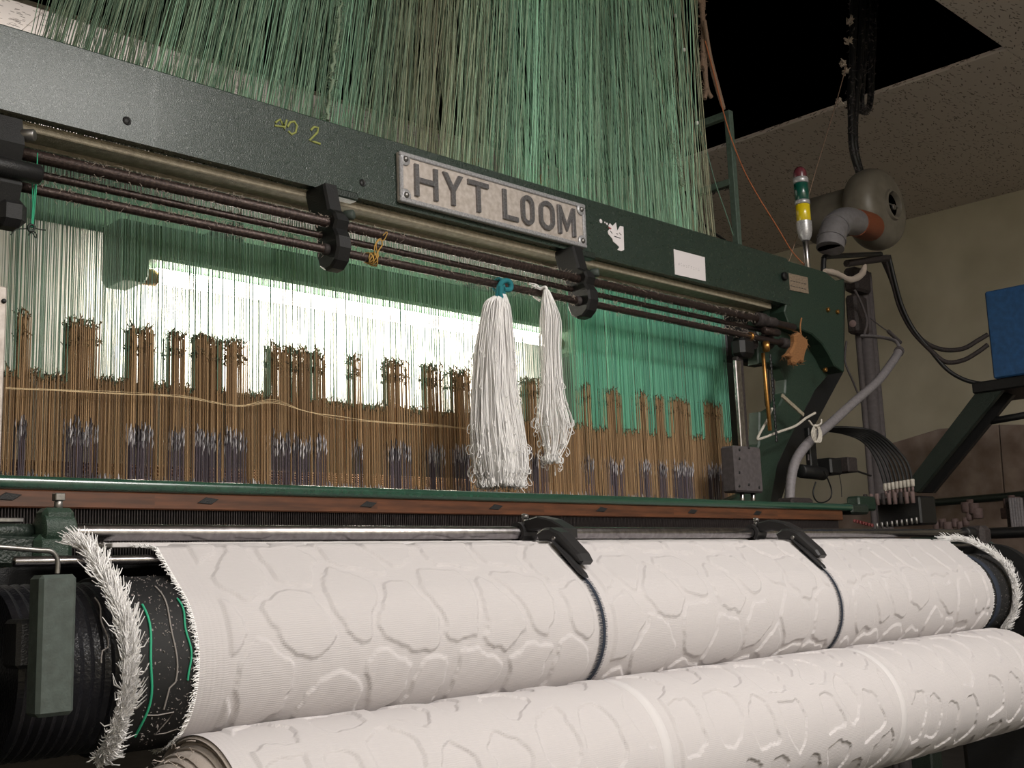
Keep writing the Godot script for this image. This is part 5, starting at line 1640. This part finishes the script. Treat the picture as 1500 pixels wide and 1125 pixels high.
	# cables swinging to the blue box
	var cl := [["uppermost of the black cables sagging from the blower to the blue box", [[1290, 374], [1304, 405], [1316, 440], [1330, 470], [1352, 499], [1380, 512], [1410, 511], [1432, 499], [1447, 490]]],
		["middle black cable sagging from the blower to the blue box", [[1296, 374], [1308, 415], [1318, 450], [1336, 484], [1362, 512], [1385, 530], [1410, 528], [1432, 516], [1447, 505]]],
		["lowest black cable sagging under the blue box", [[1302, 374], [1313, 420], [1324, 455], [1340, 485], [1362, 512], [1386, 540], [1412, 556], [1440, 562], [1470, 560]]]]
	for k in 3:
		var pts := []
		for j in cl[k][1].size():
			var q = cl[k][1][j]
			var xx: float = lerp(4.40, 4.585, j / 8.0)
			pts.append(px(q[0], q[1], xx))
		var o := obj("cable", MB.new().tube(spline(pts, 6), 0.0095 if k < 2 else 0.0085, 9), M.black_dusty if k < 2 else M.black)
		tag(o, cl[k][0], "cable", "cables to the blue box")
	# blue box on its dark green stand
	var bx := thing("control_box", "blue control box at the right edge on a dark green stand", "box", Vector3(4.8, 1.66, -1.65))
	obj("case", MB.new().box(Vector3(4.80, 1.8435, -1.60), Vector3(0.4, 0.358, 0.63), 0.006), M.blue, bx)
	obj("door", MB.new().box(Vector3(4.80, 1.8435, -1.278), Vector3(0.38, 0.34, 0.012), 0.003), M.blue, bx)
	var st := thing("control_stand", "dark green stand of a slanted leg and rails under the blue box", "stand", Vector3(4.45, 0, -1.8))
	var ps := MB.new()
	var leg := px_poly([[1432, 571], [1468, 571], [1345, 721], [1318, 721]], 4.55)
	ps.prism(leg, 0.03, Transform3D(Basis(Vector3(0, 0, 1), Vector3.UP, Vector3(-1, 0, 0)), Vector3(4.58, 0, 0)), 0.003)
	obj("leg", ps, M.green_dark, st)
	var ps2 := MB.new()
	ps2.prism(px_poly([[1462, 571], [1482, 578], [1364, 722], [1340, 722]], 4.62), 0.03, Transform3D(Basis(Vector3(0, 0, 1), Vector3.UP, Vector3(-1, 0, 0)), Vector3(4.66, 0, 0)), 0.003)
	obj("brace", ps2, M.black, st)
	obj("top_rail", MB.new().box(Vector3(4.72, 1.630, -1.60), Vector3(0.36, 0.045, 0.76), 0.005), M.black, st)
	obj("lower_bar", MB.new().cyl(px(1440, 619, 4.65), px(1520, 605, 4.65), 0.014, 12), M.black, st)
	obj("pillar", MB.new().box(Vector3(4.75, 0.8, -1.35), Vector3(0.10, 1.6, 0.10), 0.008), M.green_dark, st)
	# dirty machine covers on the right
	var cv := thing("machine_cover", "stained grey brown machine cover panels against the right wall", "cover", Vector3(6.3, 0, -2.6))
	var fa := px_poly([[1290, 654], [1376, 628], [1462, 622], [1470, 722], [1300, 745]], 6.1)
	var f1 := MB.new()
	f1.prism(fa, 0.04, Transform3D(Basis(Vector3(0, 0, 1), Vector3.UP, Vector3(-1, 0, 0)), Vector3(6.14, 0, 0)), 0.004)
	obj("panel", f1, M.cover, cv)
	var f2 := MB.new()
	f2.prism(px_poly([[1463.5, 622], [1530, 622], [1530, 716], [1471.5, 722]], 6.1), 0.04, Transform3D(Basis(Vector3(0, 0, 1), Vector3.UP, Vector3(-1, 0, 0)), Vector3(6.14, 0, 0)), 0.004)
	obj("panel", f2, M.cover, cv)
	obj("body", MB.new().box(Vector3(6.5, 0.65, -2.6), Vector3(0.6, 1.3, 2.0), 0.01), M.cover, cv)
	var rl := thing("creel_rail", "dark green rail with small spools and clips in front of the stained covers", "rail", px(1430, 735, 5.3))
	obj("rail", MB.new().tube([px(1350, 738, 5.3), px(1540, 722, 5.3)], 0.018, 8), M.green_dark, rl)
	obj("lower_rail", MB.new().tube([px(1350, 785, 4.6), px(1540, 778, 4.6)], 0.022, 8), M.black, rl)
	for q in [px(1535, 722, 5.3), px(1535, 778, 4.6)]:
		obj("post", MB.new().box(Vector3(q.x + 0.03, (q.y + 0.03) / 2, q.z), Vector3(0.05, q.y + 0.03, 0.05), 0.004), M.green_dark, rl)
	for q in [[1416, 743, 3], [1421, 738, 2], [1427, 745, 3], [1432, 752, 3], [1420, 756, 2], [1478, 738, 3], [1482, 732, 2], [1488, 736, 3], [1474, 752, 3], [1372, 770, 2], [1381, 766, 2], [1389, 772, 3], [1399, 766, 2], [1407, 770, 2], [1415, 764, 2]]:
		var s := px(q[0], q[1], 5.2)
		obj("spool", MB.new().cyl(s - Vector3(0, 0.004 * q[2] + 0.012, 0), s + Vector3(0, 0.004 * q[2] + 0.012, 0), 0.008 * q[2], 10, 0.003), M.pink, rl)
	var gr := thing("grey_guide", "light grey ribbed yarn guide at the right edge below the rail", "guide", px(1489, 765, 5.1))
	for k in 5:
		obj("rib", MB.new().box(px(1482 + k * 3.8, 751, 5.1), Vector3(0.02, 0.13, 0.012), 0.003), M.conduit, gr)
	obj("backing", MB.new().box(px(1489.5, 751, 5.13), Vector3(0.01, 0.13, 0.09), 0.002), M.black_dusty, gr)
	# small green gantry above the beam
	var gn := thing("gantry", "small dusty green gantry of angle bars standing on the beam beside the cords", "bracket", Vector3(3.12, 1.95, -2.07))
	var ga := pz(1080, 352, 2.06); var gt := pz(1067, 163, 2.06)
	obj("upright", MB.new().box(Vector3(ga.x, (1.945 + gt.y) / 2, -2.06), Vector3(0.022, gt.y - 1.945, 0.022), 0.002), M.green_grey2, gn)
	obj("top_arm", MB.new().box(Vector3(ga.x, gt.y - 0.012, -2.33), Vector3(0.022, 0.024, 0.53), 0.002), M.green_grey2, gn)
	var gl2 := pz(1073, 266, 2.06)
	obj("lower_arm", MB.new().box(Vector3(ga.x, gl2.y, -2.30), Vector3(0.024, 0.022, 0.47), 0.002), M.green_grey2, gn)
	var lt := MB.new()
	for k in 160:
		var q := Vector3(ga.x, gl2.y + (0.010 if rng.randf() < 0.5 else -0.012), rng.randf_range(-2.5, -2.07)) + rv(0.006)
		lt.tube([q, q + rv(0.007), q + rv(0.012)], [0.002, 0.0015, 0.0006], 3, false)
	obj("lint", lt, M.black_dusty, gn, "", "stuff")
	# ropes and strings hanging from the loft
	var rp := thing("rope_hank", "frayed beige rope hank dangling in the ceiling opening", "rope", pz(1037, 140, 2.1))
	var rq := MB.new()
	for d in [[[1024, -50], [1027, 5], [1032, 60], [1033, 95], [1034, 130], [1032, 145]], [[1027, -50], [1029, 10], [1031, 50], [1031, 90], [1036, 130], [1042, 143]], [[1023, 0], [1027, 6], [1030, 30], [1029, 90], [1028, 98]]]:
		var rp0 := pzs(d, 2.1)
		if d[0][1] < 0: rp0.push_front(Vector3(rp0[0].x, 4.315, rp0[0].z))
		rq.tube(spline(rp0, 5), 0.0075, 7)
	obj("rope", rq, M.rope, rp)
	var rf := MB.new()
	for k in 120:
		var q := pz(rng.randf_range(1024, 1034), rng.randf_range(0, 140), 2.1)
		rf.tube([q, q + rv(0.008), q + rv(0.014)], [0.002, 0.0015, 0.0006], 3, false)
	obj("fray", rf, M.rope, rp, "", "stuff")
	var rt := MB.new()
	rt.tube(spline(pzs([[1032, 30], [1040, 80], [1050, 120], [1060, 158]], 2.08), 5), 0.0062, 7)
	rt.tube(spline(pzs([[1034, 60], [1043, 105], [1056, 150], [1061, 160]], 2.1), 5), 0.005, 7)
	tag(obj("rope", rt, M.rope), "beige rope tied to the top of the green gantry", "rope")
	var og := MB.new().tube(spline(pzs([[1033, 60], [1045, 105], [1060, 165], [1072, 205], [1090, 250], [1112, 290], [1140, 335], [1160, 368], [1178, 388]], 2.04), 5), 0.0019, 6)
	tag(obj("string", og, M.orange), "orange string slanting from the gantry down to the foot of the signal tower", "string")
	var gs := thing("green_string", "thin green string with white beads hanging left of the gantry", "string", pz(1079, 350, 2.05))
	obj("strand", MB.new().tube(spline([Vector3(pz(983, -20, 2.05).x - 0.12, 4.315, -2.05)] + pzs([[983, -20], [1000, 65], [1019, 165], [1035, 220], [1048, 268], [1066, 320], [1074, 345]], 2.05), 5), 0.0016, 5), M.string_green, gs)
	for q in [[989, 23], [1002, 73], [1021, 180]]:
		var s := pz(q[0], q[1], 2.05)
		obj("bead", MB.new().lathe([Vector2(-0.007, 0.0005), Vector2(-0.004, 0.005), Vector2(0.004, 0.005), Vector2(0.007, 0.0005)], Transform3D(Basis(), s), 10), M.paper, gs)
	var bk := MB.new().tube(spline(pzs([[1004, 280], [1012, 300], [1024, 320], [1042, 338], [1062, 352]], 2.12), 5), 0.004, 7)
	tag(obj("lead", bk, M.black), "black lead curling from the right edge of the cord fan to the beam", "lead")
	# rust coloured levers seen through the cords above the beam
	for d in [["orange rusty lever seen through the cords just right above the nameplate centre", [[797, 254], [806, 262], [809, 280], [799, 280]]], ["orange bent arm seen through the cords above the nameplate", [[675, 238], [700, 228], [704, 236], [686, 244], [676, 246]]]]:
		var m := MB.new()
		m.prism(flat(d[1], 2.28), 0.02, Transform3D(Basis(), Vector3(0, 0, -2.30)), 0.002)
		tag(obj("lever", m, M.orange_paint), d[0], "lever")


func px_poly(a: Array, x: float) -> Array:
	var o := []
	for q in a:
		var p := px(q[0], q[1], x)
		o.append(Vector2(p.z, p.y))
	return o
